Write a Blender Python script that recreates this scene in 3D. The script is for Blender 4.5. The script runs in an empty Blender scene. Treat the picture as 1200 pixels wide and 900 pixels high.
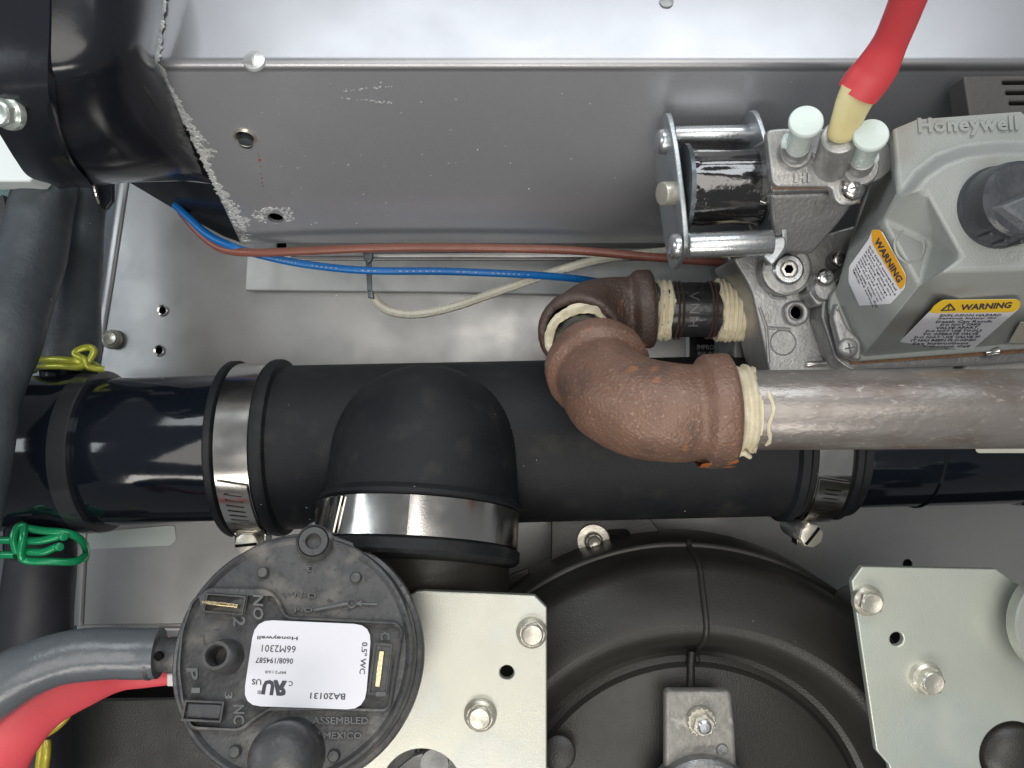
import bpy, bmesh, math, random
from mathutils import Vector, Matrix, noise
random.seed(7)
S = 0.035                      # metres per working unit (1 unit = 100 photo pixels at depth 0)
D = 9.4                        # camera height over the depth-0 plane, in units
scene = bpy.context.scene
COL = scene.collection
V = Vector
# ------------------------------------------------------------------ camera, world, lights, exposure
cam = bpy.data.cameras.new("camera"); camo = bpy.data.objects.new("camera", cam); COL.objects.link(camo)
camo.location = (0, 0, D*S); cam.sensor_width = 36; cam.lens = 36*D/12.0
cam.clip_start = 0.01; cam.clip_end = 50
scene.camera = camo
world = bpy.data.worlds.new("World"); scene.world = world; world.use_nodes = True
bg = world.node_tree.nodes["Background"]; bg.inputs[0].default_value = (0.92, 0.96, 1.0, 1); bg.inputs[1].default_value = 0.13
def area(name, loc, target, sx, sy, L, col):
    l = bpy.data.lights.new(name, 'AREA'); l.shape = 'RECTANGLE'; l.size = sx*S; l.size_y = sy*S
    l.energy = L*math.pi*sx*sy*S*S; l.color = col
    o = bpy.data.objects.new(name, l); COL.objects.link(o); o.location = V(loc)*S
    o.rotation_euler = (V(target)-V(loc)).to_track_quat('-Z', 'Y').to_euler()
    return o
area("window_lamp", (-4, -20, 21), (0, 0, 0), 22, 6, 6.5, (1.0, 0.95, 0.88))
area("upper_lamp", (3, 24, 22), (0, 1, 0), 30, 12, 3.5, (0.93, 0.97, 1.0))
area("left_lamp", (-24, 4, 17), (-1, 0, 0), 6, 18, 4.2, (0.88, 0.95, 1.0))
area("overhead_lamp", (2, -1, 34), (0, 0, 0), 26, 20, 2.35, (1.0, 0.955, 0.89))
scene.view_settings.view_transform = 'Standard'; scene.view_settings.look = 'None'
scene.view_settings.exposure = 0.30; scene.view_settings.gamma = 1.0

# ------------------------------------------------------------------ geometry helpers
def W(px, py, z):
    k = (D - z)/D/100.0
    return V(((px-600)*k, (450-py)*k, z))
CAM = V((0, 0, D))
class Plane:
    def __init__(s, O, N, X=(1, 0, 0)):
        s.O = V(O); s.N = V(N).normalized()
        X = V(X); s.X = (X - s.N*X.dot(s.N)).normalized(); s.Y = s.N.cross(s.X)
    def px(s, x, y, lift=0):
        d = W(x, y, 0) - CAM
        O = s.O + s.N*lift
        t = (O-CAM).dot(s.N)/d.dot(s.N)
        return CAM + d*t
    def uv(s, p): q = V(p)-s.O; return (q.dot(s.X), q.dot(s.Y))
    def at(s, u, v, w=0): return s.O + s.X*u + s.Y*v + s.N*w
    def poly(s, pts): return [s.uv(s.px(x, y)) for x, y in pts]
    def circ(s, x, y, r, n=28):
        c = s.uv(s.px(x, y)); return [(c[0]+r*math.cos(2*math.pi*i/n), c[1]+r*math.sin(2*math.pi*i/n)) for i in range(n)]
def Z(z): return Plane((0, 0, z), (0, 0, 1))
def plane3(a, b, c):
    a, b, c = V(a), V(b), V(c); n = (b-a).cross(c-a)
    if n.z < 0: n = -n
    return Plane(a, n, b-a)
def roundp(pts, r, n=4):
    if not r: return pts
    out = []; m = len(pts)
    for i in range(m):
        p0, p1, p2 = V(pts[i-1]), V(pts[i]), V(pts[(i+1) % m])
        a = (p0-p1); b = (p2-p1); la, lb = a.length, b.length
        if la < 1e-6 or lb < 1e-6: out.append(tuple(p1)); continue
        d = min(r, la*.45, lb*.45); a = p1+a/la*d; b = p1+b/lb*d
        for k in range(n+1):
            t = k/n; out.append(tuple(a*(1-t)**2 + p1*2*t*(1-t) + b*t*t))
    return out
class MB:
    def __init__(s): s.v = []; s.f = []; s.wn = False
    def add(s, vs, fs):
        o = len(s.v); s.v += [V(v) for v in vs]; s.f += [tuple(i+o for i in f) for f in fs]; return s
    def sweep(s, pts, rad, seg=24, cap=True, flat=None, ref=None, disp=None, hexa=False):
        pts = [V(p) for p in pts]; n = len(pts)
        if not hasattr(rad, '__len__'): rad = [rad]*n
        T = []
        for i in range(n):
            t = V((0, 0, 0)); a = i; b = i
            while a > 0 and (pts[i]-pts[a]).length < 1e-5: a -= 1
            while b < n-1 and (pts[b]-pts[i]).length < 1e-5: b += 1
            if a == i and i > 0 : a = i-1
            t = (pts[b]-pts[a]); T.append(t.normalized() if t.length > 1e-9 else (T[-1] if T else V((0, 0, 1))))
        r0 = V(ref) if ref else (V((0, 0, 1)) if abs(T[0].z) < .9 else V((1, 0, 0)))
        u = (r0 - T[0]*r0.dot(T[0])).normalized(); vs = []
        for i in range(n):
            if i > 0: u = (u - T[i]*u.dot(T[i])).normalized()
            w = T[i].cross(u)
            fu, fw = (1, 1) if flat is None else (flat[i] if hasattr(flat[0], '__len__') else flat)
            for k in range(seg):
                a = 2*math.pi*k/seg
                d = u*math.cos(a)*fu + w*math.sin(a)*fw
                p = pts[i] + d*rad[i]
                if disp: p = p + d*disp(p, i/(n-1), a)
                vs.append(p)
        fs = []
        for i in range(n-1):
            for k in range(seg):
                k2 = (k+1) % seg; fs.append((i*seg+k, i*seg+k2, (i+1)*seg+k2, (i+1)*seg+k))
        if cap: fs.append(tuple(reversed(range(seg)))); fs.append(tuple((n-1)*seg+k for k in range(seg)))
        return s.add(vs, fs)
    def lathe(s, prof, O, N, seg=32, X=None, cap=True, phase=0, disp=None):
        N = V(N).normalized(); X = V(X) if X else (V((1, 0, 0)) if abs(N.x) < .9 else V((0, 1, 0)))
        X = (X-N*X.dot(N)).normalized(); Y = N.cross(X); O = V(O); vs = []; fs = []
        for r, h in prof:
            for k in range(seg):
                a = 2*math.pi*k/seg+phase; d = X*math.cos(a)+Y*math.sin(a)
                p = O+N*h+d*r
                if disp: p = p+d*disp(p, h, a)
                vs.append(p)
        n = len(prof)
        for i in range(n-1):
            for k in range(seg):
                k2 = (k+1) % seg; fs.append((i*seg+k, i*seg+k2, (i+1)*seg+k2, (i+1)*seg+k))
        if cap: fs.append(tuple(reversed(range(seg)))); fs.append(tuple((n-1)*seg+k for k in range(seg)))
        return s.add(vs, fs)
    def cyl(s, a, b, r, seg=28, bev=None, r2=None):
        a, b = V(a), V(b); L = (b-a).length; r2 = r if r2 is None else r2
        e = min(r, r2)*.12 if bev is None else bev
        prof = [(r-e, 0), (r-e*.3, e*.3), (r, e), (r2, L-e), (r2-e*.3, L-e*.3), (r2-e, L)] if e > 0 else [(r, 0), (r2, L)]
        return s.lathe(prof, a, b-a, seg)
    def loft(s, rows, close=False):
        m = len(rows[0]); vs = [p for r in rows for p in r]; fs = []
        for i in range(len(rows)-1):
            for k in range(m-1): fs.append((i*m+k, i*m+k+1, (i+1)*m+k+1, (i+1)*m+k))
        return s.add(vs, fs)
    def box(s, c, ex, ey, ez):
        c, ex, ey, ez = V(c), V(ex)/2, V(ey)/2, V(ez)/2
        vs = [c+ex*i+ey*j+ez*k for i in (-1, 1) for j in (-1, 1) for k in (-1, 1)]
        return s.add(vs, [(0, 1, 3, 2), (4, 6, 7, 5), (0, 4, 5, 1), (2, 3, 7, 6), (0, 2, 6, 4), (1, 5, 7, 3)])
    def slab(s, pl, outline, thick, holes=(), bev=0.02, rnd=0, lift=0, uv=False):
        """outline in photo pixels on the plane (or plane coordinates with uv=True); top face at lift, body below it"""
        s.wn = True
        polys = [roundp(outline if uv else pl.poly(outline), rnd)] + [list(h) for h in holes]
        cu = bpy.data.curves.new("c", 'CURVE'); cu.dimensions = '2D'; cu.fill_mode = 'BOTH'
        bev = min(bev, thick*.45)
        cu.extrude = max(thick/2-bev, 0); cu.bevel_depth = bev; cu.offset = -bev; cu.bevel_resolution = 2
        for p in polys:
            sp = cu.splines.new('POLY'); sp.points.add(len(p)-1); sp.use_cyclic_u = True
            for q, (x, y) in zip(sp.points, p): q.co = (x, y, 0, 1)
        o = bpy.data.objects.new("c", cu); me = bpy.data.meshes.new_from_object(o)
        vs = [pl.at(v.co.x, v.co.y, v.co.z - thick/2 + lift) for v in me.vertices]
        fs = [tuple(p.vertices) for p in me.polygons]
        bpy.data.objects.remove(o); bpy.data.curves.remove(cu); bpy.data.meshes.remove(me)
        return s.add(vs, fs)
    def text(s, string, bl, br, tl, pl, ext=0.004, lift=0.004, bold=0.0, world=False, res=2, space=1.0):
        """bl, br, tl: photo pixels of the lettering's box, in its own reading direction, on plane pl"""
        cu = bpy.data.curves.new("t", 'FONT'); cu.body = string; cu.size = 1; cu.extrude = .05; cu.offset = bold
        cu.resolution_u = res; cu.space_character = space
        o = bpy.data.objects.new("t", cu); me = bpy.data.meshes.new_from_object(o)
        if world: P0, P1, P2 = map(V, (bl, br, tl))
        else: P0, P1, P2 = pl.px(*bl, lift), pl.px(*br, lift), pl.px(*tl, lift)
        xs = [v.co.x for v in me.vertices]; ys = [v.co.y for v in me.vertices]
        x0, x1, y0, y1 = min(xs), max(xs), min(ys), max(ys)
        if not any(c in string for c in 'ypgqjQ,'): pass
        vs = [P0+(P1-P0)*((v.co.x-x0)/(x1-x0))+(P2-P0)*((v.co.y-y0)/(y1-y0))+pl.N*(v.co.z/.05*ext) for v in me.vertices]
        fs = [tuple(p.vertices) for p in me.polygons]
        bpy.data.objects.remove(o); bpy.data.curves.remove(cu); bpy.data.meshes.remove(me)
        return s.add(vs, fs)
    def move(s, fn): s.v = [fn(p) for p in s.v]; return s
    def build(s, name, mat, parent=None, origin=None, smooth=35, bevel=0, seg=2):
        org = V(origin) if origin is not None else (ORG[parent.name] if parent else V((0, 0, 0)))
        me = bpy.data.meshes.new(name); me.from_pydata([tuple((p-org)*S) for p in s.v], [], s.f)
        me.validate(); me.materials.append(mat)
        bm = bmesh.new(); bm.from_mesh(me); bmesh.ops.remove_doubles(bm, verts=bm.verts, dist=2e-6)
        bmesh.ops.recalc_face_normals(bm, faces=bm.faces); bm.to_mesh(me); bm.free()
        me.shade_smooth(); me.set_sharp_from_angle(angle=math.radians(smooth))
        o = bpy.data.objects.new(name, me); COL.objects.link(o)
        if parent: o.parent = parent
        else: o.location = org*S
        ORG[o.name] = org
        if bevel:
            b = o.modifiers.new("bevel", 'BEVEL'); b.width = bevel*S; b.segments = seg; b.limit_method = 'ANGLE'; b.angle_limit = math.radians(28)
            b.harden_normals = False
        if s.wn:
            w = o.modifiers.new('weighted', 'WEIGHTED_NORMAL'); w.keep_sharp = True
        return o
ORG = {}
def thing(name, label, cat, at, group=None):
    o = bpy.data.objects.new(name, None); COL.objects.link(o); o.location = V(at)*S; o.empty_display_size = .01
    ORG[o.name] = V(at); o['label'] = label; o['category'] = cat
    if group: o['group'] = group
    return o
def tag(o, label, cat, group=None):
    o['label'] = label; o['category'] = cat
    if group: o['group'] = group
    return o
def struct(o): o['kind'] = 'structure'; return o
def cr(P, n=10):
    """Catmull-Rom through tuples of any length"""
    P = [tuple(p) for p in P]; Q = [P[0]] + P + [P[-1]]; out = []
    for i in range(1, len(Q)-2):
        for k in range(n):
            t = k/n; a, b, c, d = Q[i-1], Q[i], Q[i+1], Q[i+2]
            out.append(tuple(.5*(2*b[j]+(c[j]-a[j])*t+(2*a[j]-5*b[j]+4*c[j]-d[j])*t*t+(3*b[j]-a[j]-3*c[j]+d[j])*t**3) for j in range(len(b))))
    out.append(P[-1]); return out
def wpath(P, n=10):
    """[(px,py,z,r,...)] smoothed -> world points + the rest"""
    q = cr([tuple(W(p[0], p[1], p[2]))+tuple(p[3:]) for p in P], n)
    return [V(p[:3]) for p in q], [p[3] for p in q] if len(q[0]) > 3 else None, [p[4:] for p in q] if len(q[0]) > 4 else None
def dn(scale, amp, off=0):
    return lambda p, t, a: amp*noise.noise(V(p)*scale+V((off, off, off)))

# ------------------------------------------------------------------ materials
def nd(nt, t, **k):
    n = nt.nodes.new(t)
    for a, b in k.items(): setattr(n, a, b)
    return n
def mat(name, col, rough=.5, metal=0, col2=None, vs=2.0, var=.5, bump=.15, bs=30, rvar=.1, speck=0, spcol=(.75, .75, .72), spscale=14, sps=.012,
        aniso=0, coat=0, stretch=(1, 1, 1), spec=.5, trans=0, sss=0, patch=None, detail=4):
    m = bpy.data.materials.new(name); m.use_nodes = True; nt = m.node_tree; L = nt.links.new
    b = nt.nodes["Principled BSDF"]
    tc = nd(nt, 'ShaderNodeTexCoord'); mp = nd(nt, 'ShaderNodeMapping'); mp.inputs['Scale'].default_value = [s/S for s in stretch]
    L(tc.outputs['Object'], mp.inputs[0])
    n1 = nd(nt, 'ShaderNodeTexNoise'); n1.inputs['Scale'].default_value = vs; n1.inputs['Detail'].default_value = detail; n1.inputs['Roughness'].default_value = .6
    L(mp.outputs[0], n1.inputs['Vector'])
    rp = nd(nt, 'ShaderNodeMapRange'); rp.inputs[1].default_value = .5-.25; rp.inputs[2].default_value = .5+.25
    L(n1.outputs[0], rp.inputs[0])
    mx = nd(nt, 'ShaderNodeMix', data_type='RGBA'); c2 = col2 or tuple(c*(1-var*.5) for c in col)
    mx.inputs[6].default_value = (*col, 1); mx.inputs[7].default_value = (*c2, 1); L(rp.outputs[0], mx.inputs[0])
    out = mx.outputs[2]
    if patch:
        # patches: (colour, noise scale, threshold, softness)
        for pc, ps, th, sf in patch:
            n3 = nd(nt, 'ShaderNodeTexNoise'); n3.inputs['Scale'].default_value = ps; n3.inputs['Detail'].default_value = 2 if ps < 2 else 6
            L(mp.outputs[0], n3.inputs['Vector'])
            r3 = nd(nt, 'ShaderNodeMapRange'); r3.inputs[1].default_value = th; r3.inputs[2].default_value = th+sf; L(n3.outputs[0], r3.inputs[0])
            m3 = nd(nt, 'ShaderNodeMix', data_type='RGBA'); L(r3.outputs[0], m3.inputs[0]); L(out, m3.inputs[6]); m3.inputs[7].default_value = (*pc, 1); out = m3.outputs[2]
    if speck:
        v = nd(nt, 'ShaderNodeTexVoronoi'); v.inputs['Scale'].default_value = spscale; L(mp.outputs[0], v.inputs['Vector'])
        n4 = nd(nt, 'ShaderNodeTexNoise'); n4.inputs['Scale'].default_value = 1.7; L(mp.outputs[0], n4.inputs['Vector'])
        # speck radius varies from cell to cell and most cells hold none
        sep = nd(nt, 'ShaderNodeSeparateColor'); L(v.outputs['Color'], sep.inputs[0])
        r4 = nd(nt, 'ShaderNodeMapRange'); r4.inputs[1].default_value = 1-speck; r4.inputs[2].default_value = 1; r4.inputs[3].default_value = 0; r4.inputs[4].default_value = sps*spscale
        L(sep.outputs[0], r4.inputs[0])
        lt = nd(nt, 'ShaderNodeMath', operation='LESS_THAN'); L(v.outputs['Distance'], lt.inputs[0]); L(r4.outputs[0], lt.inputs[1])
        m5 = nd(nt, 'ShaderNodeMix', data_type='RGBA'); L(lt.outputs[0], m5.inputs[0]); L(out, m5.inputs[6]); m5.inputs[7].default_value = (*spcol, 1); out = m5.outputs[2]
        if metal > 0:
            mm = nd(nt, 'ShaderNodeMath', operation='MULTIPLY_ADD'); L(lt.outputs[0], mm.inputs[0]); mm.inputs[1].default_value = -metal; mm.inputs[2].default_value = metal
            L(mm.outputs[0], b.inputs['Metallic'])
    L(out, b.inputs['Base Color'])
    if not (speck and metal > 0): b.inputs['Metallic'].default_value = metal
    n2 = nd(nt, 'ShaderNodeTexNoise'); n2.inputs['Scale'].default_value = bs; n2.inputs['Detail'].default_value = 5; L(mp.outputs[0], n2.inputs['Vector'])
    rr = nd(nt, 'ShaderNodeMapRange'); rr.inputs[1].default_value = .3; rr.inputs[2].default_value = .7
    rr.inputs[3].default_value = max(rough-rvar, .02); rr.inputs[4].default_value = min(rough+rvar, 1); L(n1.outputs[0], rr.inputs[0]); L(rr.outputs[0], b.inputs['Roughness'])
    if bump:
        bu = nd(nt, 'ShaderNodeBump'); bu.inputs['Strength'].default_value = bump; bu.inputs['Distance'].default_value = .02*S
        L(n2.outputs[0], bu.inputs['Height']); L(bu.outputs[0], b.inputs['Normal'])
    b.inputs['Specular IOR Level'].default_value = spec
    b.inputs['Coat Weight'].default_value = coat; b.inputs['Coat Roughness'].default_value = .08
    b.inputs['Anisotropic'].default_value = aniso
    if trans: b.inputs['Transmission Weight'].default_value = trans
    if sss: b.inputs['Subsurface Weight'].default_value = sss; b.inputs['Subsurface Scale'].default_value = .1*S; b.inputs['Subsurface Radius'].default_value = (1, 1, 1)
    return m
M = {}
M['galv'] = mat('galvanised_sheet', (.45, .45, .445), .38, .82, (.34, .345, .35), vs=1.1, bump=.10, bs=60, patch=[((.385, .385, .38), 28, .50, .3)], speck=.03, spcol=(.8, .8, .78), spscale=7, sps=.014, rvar=.07, detail=6)
M['galv_box'] = mat('satin_sheet', (.53, .545, .58), .38, .55, (.47, .485, .515), vs=1.1, bump=.10, bs=70, speck=.12, spcol=(.8, .82, .8), spscale=7, sps=.010, rvar=.03, patch=[((.47, .48, .505), 34, .50, .3)])
M['white_strip'] = mat('white_enamel', (.88, .91, .90), .45, 0, (.58, .61, .62), vs=1.2, bump=.03)
M['zinc'] = mat('yellow_zinc_plate', (.56, .56, .49), .38, .65, (.50, .50, .45), vs=1.0, bump=.12, bs=60, rvar=.06, patch=[((.50, .52, .48), 20, .57, .12), ((.46, .51, .53), .8, .52, .25), ((.66, .60, .51), .9, .58, .25)])
M['zincg'] = mat('green_zinc_plate', (.66, .69, .60), .40, .6, (.60, .64, .57), vs=.8, bump=.12, bs=60, rvar=.06, patch=[((.62, .66, .58), 20, .58, .12), ((.50, .60, .58), .5, .50, .28), ((.80, .77, .68), .7, .60, .25)])
M['bolt'] = mat('zinc_bolt', (.74, .71, .62), .36, .7, (.60, .57, .49), vs=5, bump=.2, bs=25)
M['steel'] = mat('bright_steel', (.72, .70, .67), .22, 1, (.62, .60, .58), vs=3, bump=.05, bs=50, stretch=(1, 1, 1))
M['band'] = mat('stainless_band', (.74, .72, .69), .20, 1, (.66, .64, .60), vs=1.2, bump=.03, bs=70)
M['rod'] = mat('zinc_rod', (.66, .69, .70), .28, .9, (.56, .58, .60), vs=4, bump=.1, bs=30)
M['plate'] = mat('dull_zinc_plate', (.52, .56, .58), .38, .75, (.42, .45, .47), vs=3, bump=.15, bs=40)
M['darkplate'] = mat('dark_flange', (.14, .16, .18), .35, .6, vs=3)
M['abs'] = mat('glossy_black_plastic', (.006, .009, .015), .10, 0, (.007, .009, .014), vs=2, bump=.04, bs=8, speck=.03, spcol=(.30, .32, .32), spscale=6, sps=.010, rvar=.04, spec=.6)
M['shroud'] = mat('satin_black_shroud', (.016, .018, .024), .20, 0, (.012, .013, .018), vs=1.3, bump=.05, bs=10, speck=.06, spcol=(.5, .52, .52), spscale=5, sps=.014, rvar=.08, spec=.6)
M['rubber'] = mat('matte_black_rubber', (.006, .0075, .010), .58, 0, (.014, .015, .017), vs=1.8, bump=.3, bs=55, speck=.45, spcol=(.50, .50, .47), spscale=6, sps=.011, rvar=.06, spec=.36, patch=[((.030, .029, .027), 2.4, .56, .2)])
M['hose'] = mat('grey_black_hose', (.095, .112, .125), .48, 0, (.045, .054, .064), vs=1.4, bump=.3, bs=18, speck=.08, spcol=(.30, .33, .34), spscale=7, sps=.02)
M['oldpipe'] = mat('dark_sleeve', (.045, .043, .036), .45, 0, vs=3)
M['blower'] = mat('moulded_black_plastic', (.036, .034, .030), .36, 0, (.026, .025, .023), vs=1.5, bump=.22, bs=50, speck=.22, spcol=(.4, .38, .33), spscale=6, sps=.008, rvar=.05)
M['switch'] = mat('grey_black_phenolic', (.105, .105, .105), .38, 0, (.048, .050, .055), vs=2.6, bump=.3, bs=22, speck=.06, spcol=(.32, .34, .35), spscale=11, sps=.014, patch=[((.17, .16, .145), 2.2, .56, .14), ((.055, .055, .058), 14, .56, .12)])
M['emboss'] = mat('lighter_phenolic_lettering', (.17, .175, .18), .42, 0, (.08, .08, .085), vs=6, bump=.15)  # raised letters toned lighter than the switch body
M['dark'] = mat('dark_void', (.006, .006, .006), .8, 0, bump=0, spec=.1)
M['brass'] = mat('brass', (.80, .62, .30), .25, 1, (.70, .62, .45), vs=9)
M['paper'] = mat('white_label', (.82, .82, .88), .45, 0, (.80, .80, .86), vs=2, bump=.02, coat=.1)
M['ink'] = mat('grey_print', (.06, .06, .08), .6, 0, bump=0)
M['ink2'] = mat('faint_grey_print', (.28, .28, .31), .6, 0, bump=0)
M['orange'] = mat('orange_header', (.85, .42, .03), .4, 0, vs=2, bump=0, var=.1)
M['yellowl'] = mat('yellow_header', (.92, .60, .04), .4, 0, vs=2, bump=0, var=.1)
M['iron'] = mat('malleable_iron', (.235, .128, .086), .44, .1, (.15, .082, .056), vs=3.5, bump=.6, bs=30, rvar=.10, spec=.7, patch=[((.13, .078, .06), 1.8, .57, .12), ((.40, .16, .06), 4, .62, .12), ((.32, .20, .15), 30, .60, .1)])
M['iron2'] = mat('dark_malleable_iron', (.105, .062, .047), .40, .15, (.06, .040, .033), vs=4.5, bump=.65, bs=30, rvar=.12, spec=.7, patch=[((.26, .12, .06), 5, .66, .08)])
M['rust'] = mat('orange_rust', (.38, .13, .04), .6, 0, (.35, .10, .03), vs=6, bump=.5, bs=20)
M['gaspipe'] = mat('black_steel_pipe', (.33, .305, .285), .34, .5, (.24, .215, .20), vs=2.2, bump=.3, bs=20, rvar=.1, stretch=(.45, 1, 1), spec=.6, patch=[((.17, .13, .11), 2.2, .54, .2), ((.22, .20, .19), 5, .62, .1), ((.42, .38, .35), 24, .60, .12)])
M['nipple'] = mat('black_nipple', (.055, .056, .062), .28, .5, (.035, .033, .034), vs=4, bump=.3, bs=14)
M['dope'] = mat('pipe_dope', (.80, .74, .56), .38, 0, (.66, .58, .40), vs=7, bump=.35, bs=14, sss=.05)
M['cast'] = mat('cast_aluminium', (.52, .52, .505), .42, .65, (.35, .35, .35), vs=3.5, bump=.25, bs=28, rvar=.08)
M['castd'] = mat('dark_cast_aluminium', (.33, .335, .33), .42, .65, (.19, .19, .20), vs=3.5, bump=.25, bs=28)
M['cover'] = mat('grey_painted_cover', (.375, .395, .38), .38, .1, (.34, .36, .345), vs=1.4, bump=.25, bs=60, rvar=.05, patch=[((.32, .30, .265), 1.3, .58, .15)])
M['knob'] = mat('dark_knob', (.045, .050, .058), .38, 0, (.07, .075, .082), vs=3, bump=.25, bs=22)
M['wrap'] = mat('shiny_black_wrap', (.010, .010, .011), .06, 0, (.016, .015, .014), vs=3, bump=.8, bs=4, coat=1.0, stretch=(1, 1, 1), spec=1.0)
M['cap'] = mat('milky_cap', (.74, .84, .80), .28, 0, (.68, .80, .76), vs=4, bump=.05, sss=.5)
M['boot'] = mat('cream_boot', (.78, .72, .42), .32, 0, (.66, .56, .26), vs=3, bump=.08, bs=10, sss=.3)
M['red'] = mat('red_vinyl', (.66, .075, .085), .52, 0, (.72, .055, .070), vs=1, bump=.08, bs=20)
M['pink'] = mat('coral_red_vinyl', (.78, .10, .12), .52, 0, (.80, .085, .11), vs=1, bump=.08, bs=20)
M['tubegrey'] = mat('grey_silicone', (.135, .15, .165), .28, 0, (.10, .112, .125), vs=3, bump=.3, bs=9, sss=.1, speck=.05, spcol=(.5, .52, .53), spscale=7, sps=.02, spec=.6)
M['blue'] = mat('blue_wire', (.008, .16, .50), .30, 0, vs=4, bump=.05, var=.2)
M['brown'] = mat('brown_wire', (.27, .10, .070), .32, 0, (.22, .08, .06), vs=3, bump=.05)
M['braid'] = mat('white_braid', (.82, .79, .66), .6, 0, (.70, .67, .55), vs=20, bump=.8, bs=22)
M['lime'] = mat('lime_wire', (.52, .54, .07), .28, .3, (.38, .40, .06), vs=6, bump=.15)
M['green'] = mat('green_wire', (.010, .36, .14), .28, .2, (.008, .25, .10), vs=4, bump=.2, bs=12)
M['silver_flake'] = mat('silver_residue', (.88, .90, .89), .35, .35, (.62, .64, .64), vs=12, bump=.8, bs=22)
M['whitepl'] = mat('white_plastic', (.80, .87, .86), .35, 0, vs=1, bump=.02, var=.05)
M['blackp'] = mat('black_print_panel', (.008, .008, .009), .3, 0, bump=.02)
M['whiteink'] = mat('pale_print', (.5, .5, .48), .6, 0, bump=0)
M['gasket'] = mat('cork_gasket', (.30, .16, .08), .8, 0, (.16, .09, .05), vs=12, bump=.6)
M['vent'] = mat('grey_vented_plastic', (.085, .082, .078), .5, 0, (.10, .095, .09), vs=2, bump=.25)
M['teal'] = mat('grey_teal_metal', (.10, .155, .155), .35, .4, vs=2)
M['greylabel'] = mat('pale_foil_label', (.50, .56, .54), .4, .1, vs=1.5, bump=.02, var=.1)

# ------------------------------------------------------------------ reusable pieces
def hexbolt(parent, P, N, R, m, h=None, name='bolt', washer=0, tilt=.3):
    """flanged hex bolt head seated at P along N"""
    b = MB(); h = h or R*.75; N = V(N).normalized(); P = V(P)
    if washer: b.lathe([(washer, 0), (washer, .03), (washer-.015, .045), (0.02, .045)], P, N, 36); P = P+N*.045
    b.lathe([(R, 0), (R, .03), (R*.95, .06), (R*.78, .085), (.02, .085)], P, N, 32)
    k = R*.80
    b.lathe([(k, .06), (k, h*.85), (k*.96, h*.95), (k*.90, h*.97)], P, N, 6, phase=tilt, cap=False)
    b.lathe([(k*.90, h*.9), (k*.84, h), (k*.74, h+.012), (k*.45, h+.004), (.01, h-.004)], P, N, 28)
    o = b.build(name, m, parent, smooth=28)
    return o
def screw(parent, P, N, R, m, name='screw', slot='x', ang=.4, h=None):
    b = MB(); h = h or R*.5; N = V(N).normalized(); P = V(P)
    prof = [(R, 0), (R, h*.3), (R*.93, h*.62), (R*.75, h*.87), (R*.45, h), (0.01, h*1.02)]
    b.lathe(prof, P, N, 28); o = b.build(name, m, parent)
    X = V((math.cos(ang), math.sin(ang), 0)); X = (X-N*X.dot(N)).normalized(); Y = N.cross(X)
    s = MB()
    s.box(P+N*h*.99, X*R*.95, Y*R*.13, N*.012)
    if slot == 'x': s.box(P+N*(h*.99+.002), Y*R*.95, X*R*.13, N*.012)
    if slot: s.build('drive_slot', M['darkplate'], o)
    return o
def ring_band(b, O, A, X, R, w, a0, a1, th=.02, n=60, slots=None, m=8):
    """strip round axis A; slots=(s0,s1,count) as real cut-outs"""
    A = V(A).normalized(); X = V(X); X = (X-A*X.dot(A)).normalized(); Y = A.cross(X)
    def P(r, a, h): return O + A*h + (X*math.cos(a)+Y*math.sin(a))*r
    idx = {}
    def skip(i, k):
        if not slots: return False
        s0, s1, per = slots
        if i < s0 or i > s1: return False
        return (i-s0) % per == 0 and 2 <= k < m-2
    for i in range(n):
        for k in range(m):
            if skip(i, k): continue
            aa, ab = a0+(a1-a0)*i/n, a0+(a1-a0)*(i+1)/n
            h0, h1 = -w/2+w*k/m, -w/2+w*(k+1)/m
            sh = .0 if not slots else .012
            top = [P(R+th, aa+sh*(k-m/2)*.6*bool(slots), h0), P(R+th, ab+sh*(k-m/2)*.6*bool(slots), h0), P(R+th, ab+sh*(k+1-m/2)*.6*bool(slots), h1), P(R+th, aa+sh*(k+1-m/2)*.6*bool(slots), h1)]
            b.add(top, [(0, 1, 2, 3)])
            def wall(p, q):
                d = (lambda v: v - ((v-O)-A*(v-O).dot(A)).normalized()*th)
                b.add([p, q, d(q), d(p)], [(0, 1, 2, 3)])
            if k == 0 or skip(i, k-1): wall(top[0], top[1])
            if k == m-1 or skip(i, k+1): wall(top[2], top[3])
            if i == 0 or skip(i-1, k): wall(top[3], top[0])
            if i == n-1 or skip(i+1, k): wall(top[1], top[2])
    return b

# ================================================================== SETTING: sheet-metal panels at the back
cav = MB(); cav.slab(Z(-5.2), [(-900, -900), (2100, -900), (2100, 1800), (-900, 1800)], .1, bev=0)
struct(cav.build('cavity_floor', M['dark']))
bp = Z(-3.0)
P = MB()
holes = [bp.circ(191, 364, .055), bp.circ(187, 411, .055), bp.circ(1064, 661, .07), bp.circ(330, 288, .07)]
P.slab(bp, [(150, -120), (143, 205), (107, 428), (92, 640), (88, 733), (560, 727), (1330, 716), (1330, -120)], .06, holes=holes, bev=.02)
back = struct(P.build('back_panel', M['galv']))
rim = MB()   # bright rolled flange down the left edge of the panel
q = [(150, 60), (143, 205), (124, 330), (108, 428), (95, 600), (88, 733)]
rim.loft([[W(x-2, y, -3.35) for x, y in q], [W(x-4, y, -3.03) for x, y in q], [W(x-1, y, -2.98) for x, y in q], [W(x+4, y, -2.972) for x, y in q], [W(x+8, y, -2.975) for x, y in q], [W(x+10, y, -2.997) for x, y in q]])
rim.build('flange', M['galv'], back, smooth=70)
lip = MB().slab(Z(-2.94), [(185, 735), (400, 733), (400, 738), (185, 740)], .05); lip.build('bottom_lip', M['galv'], back)
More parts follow.
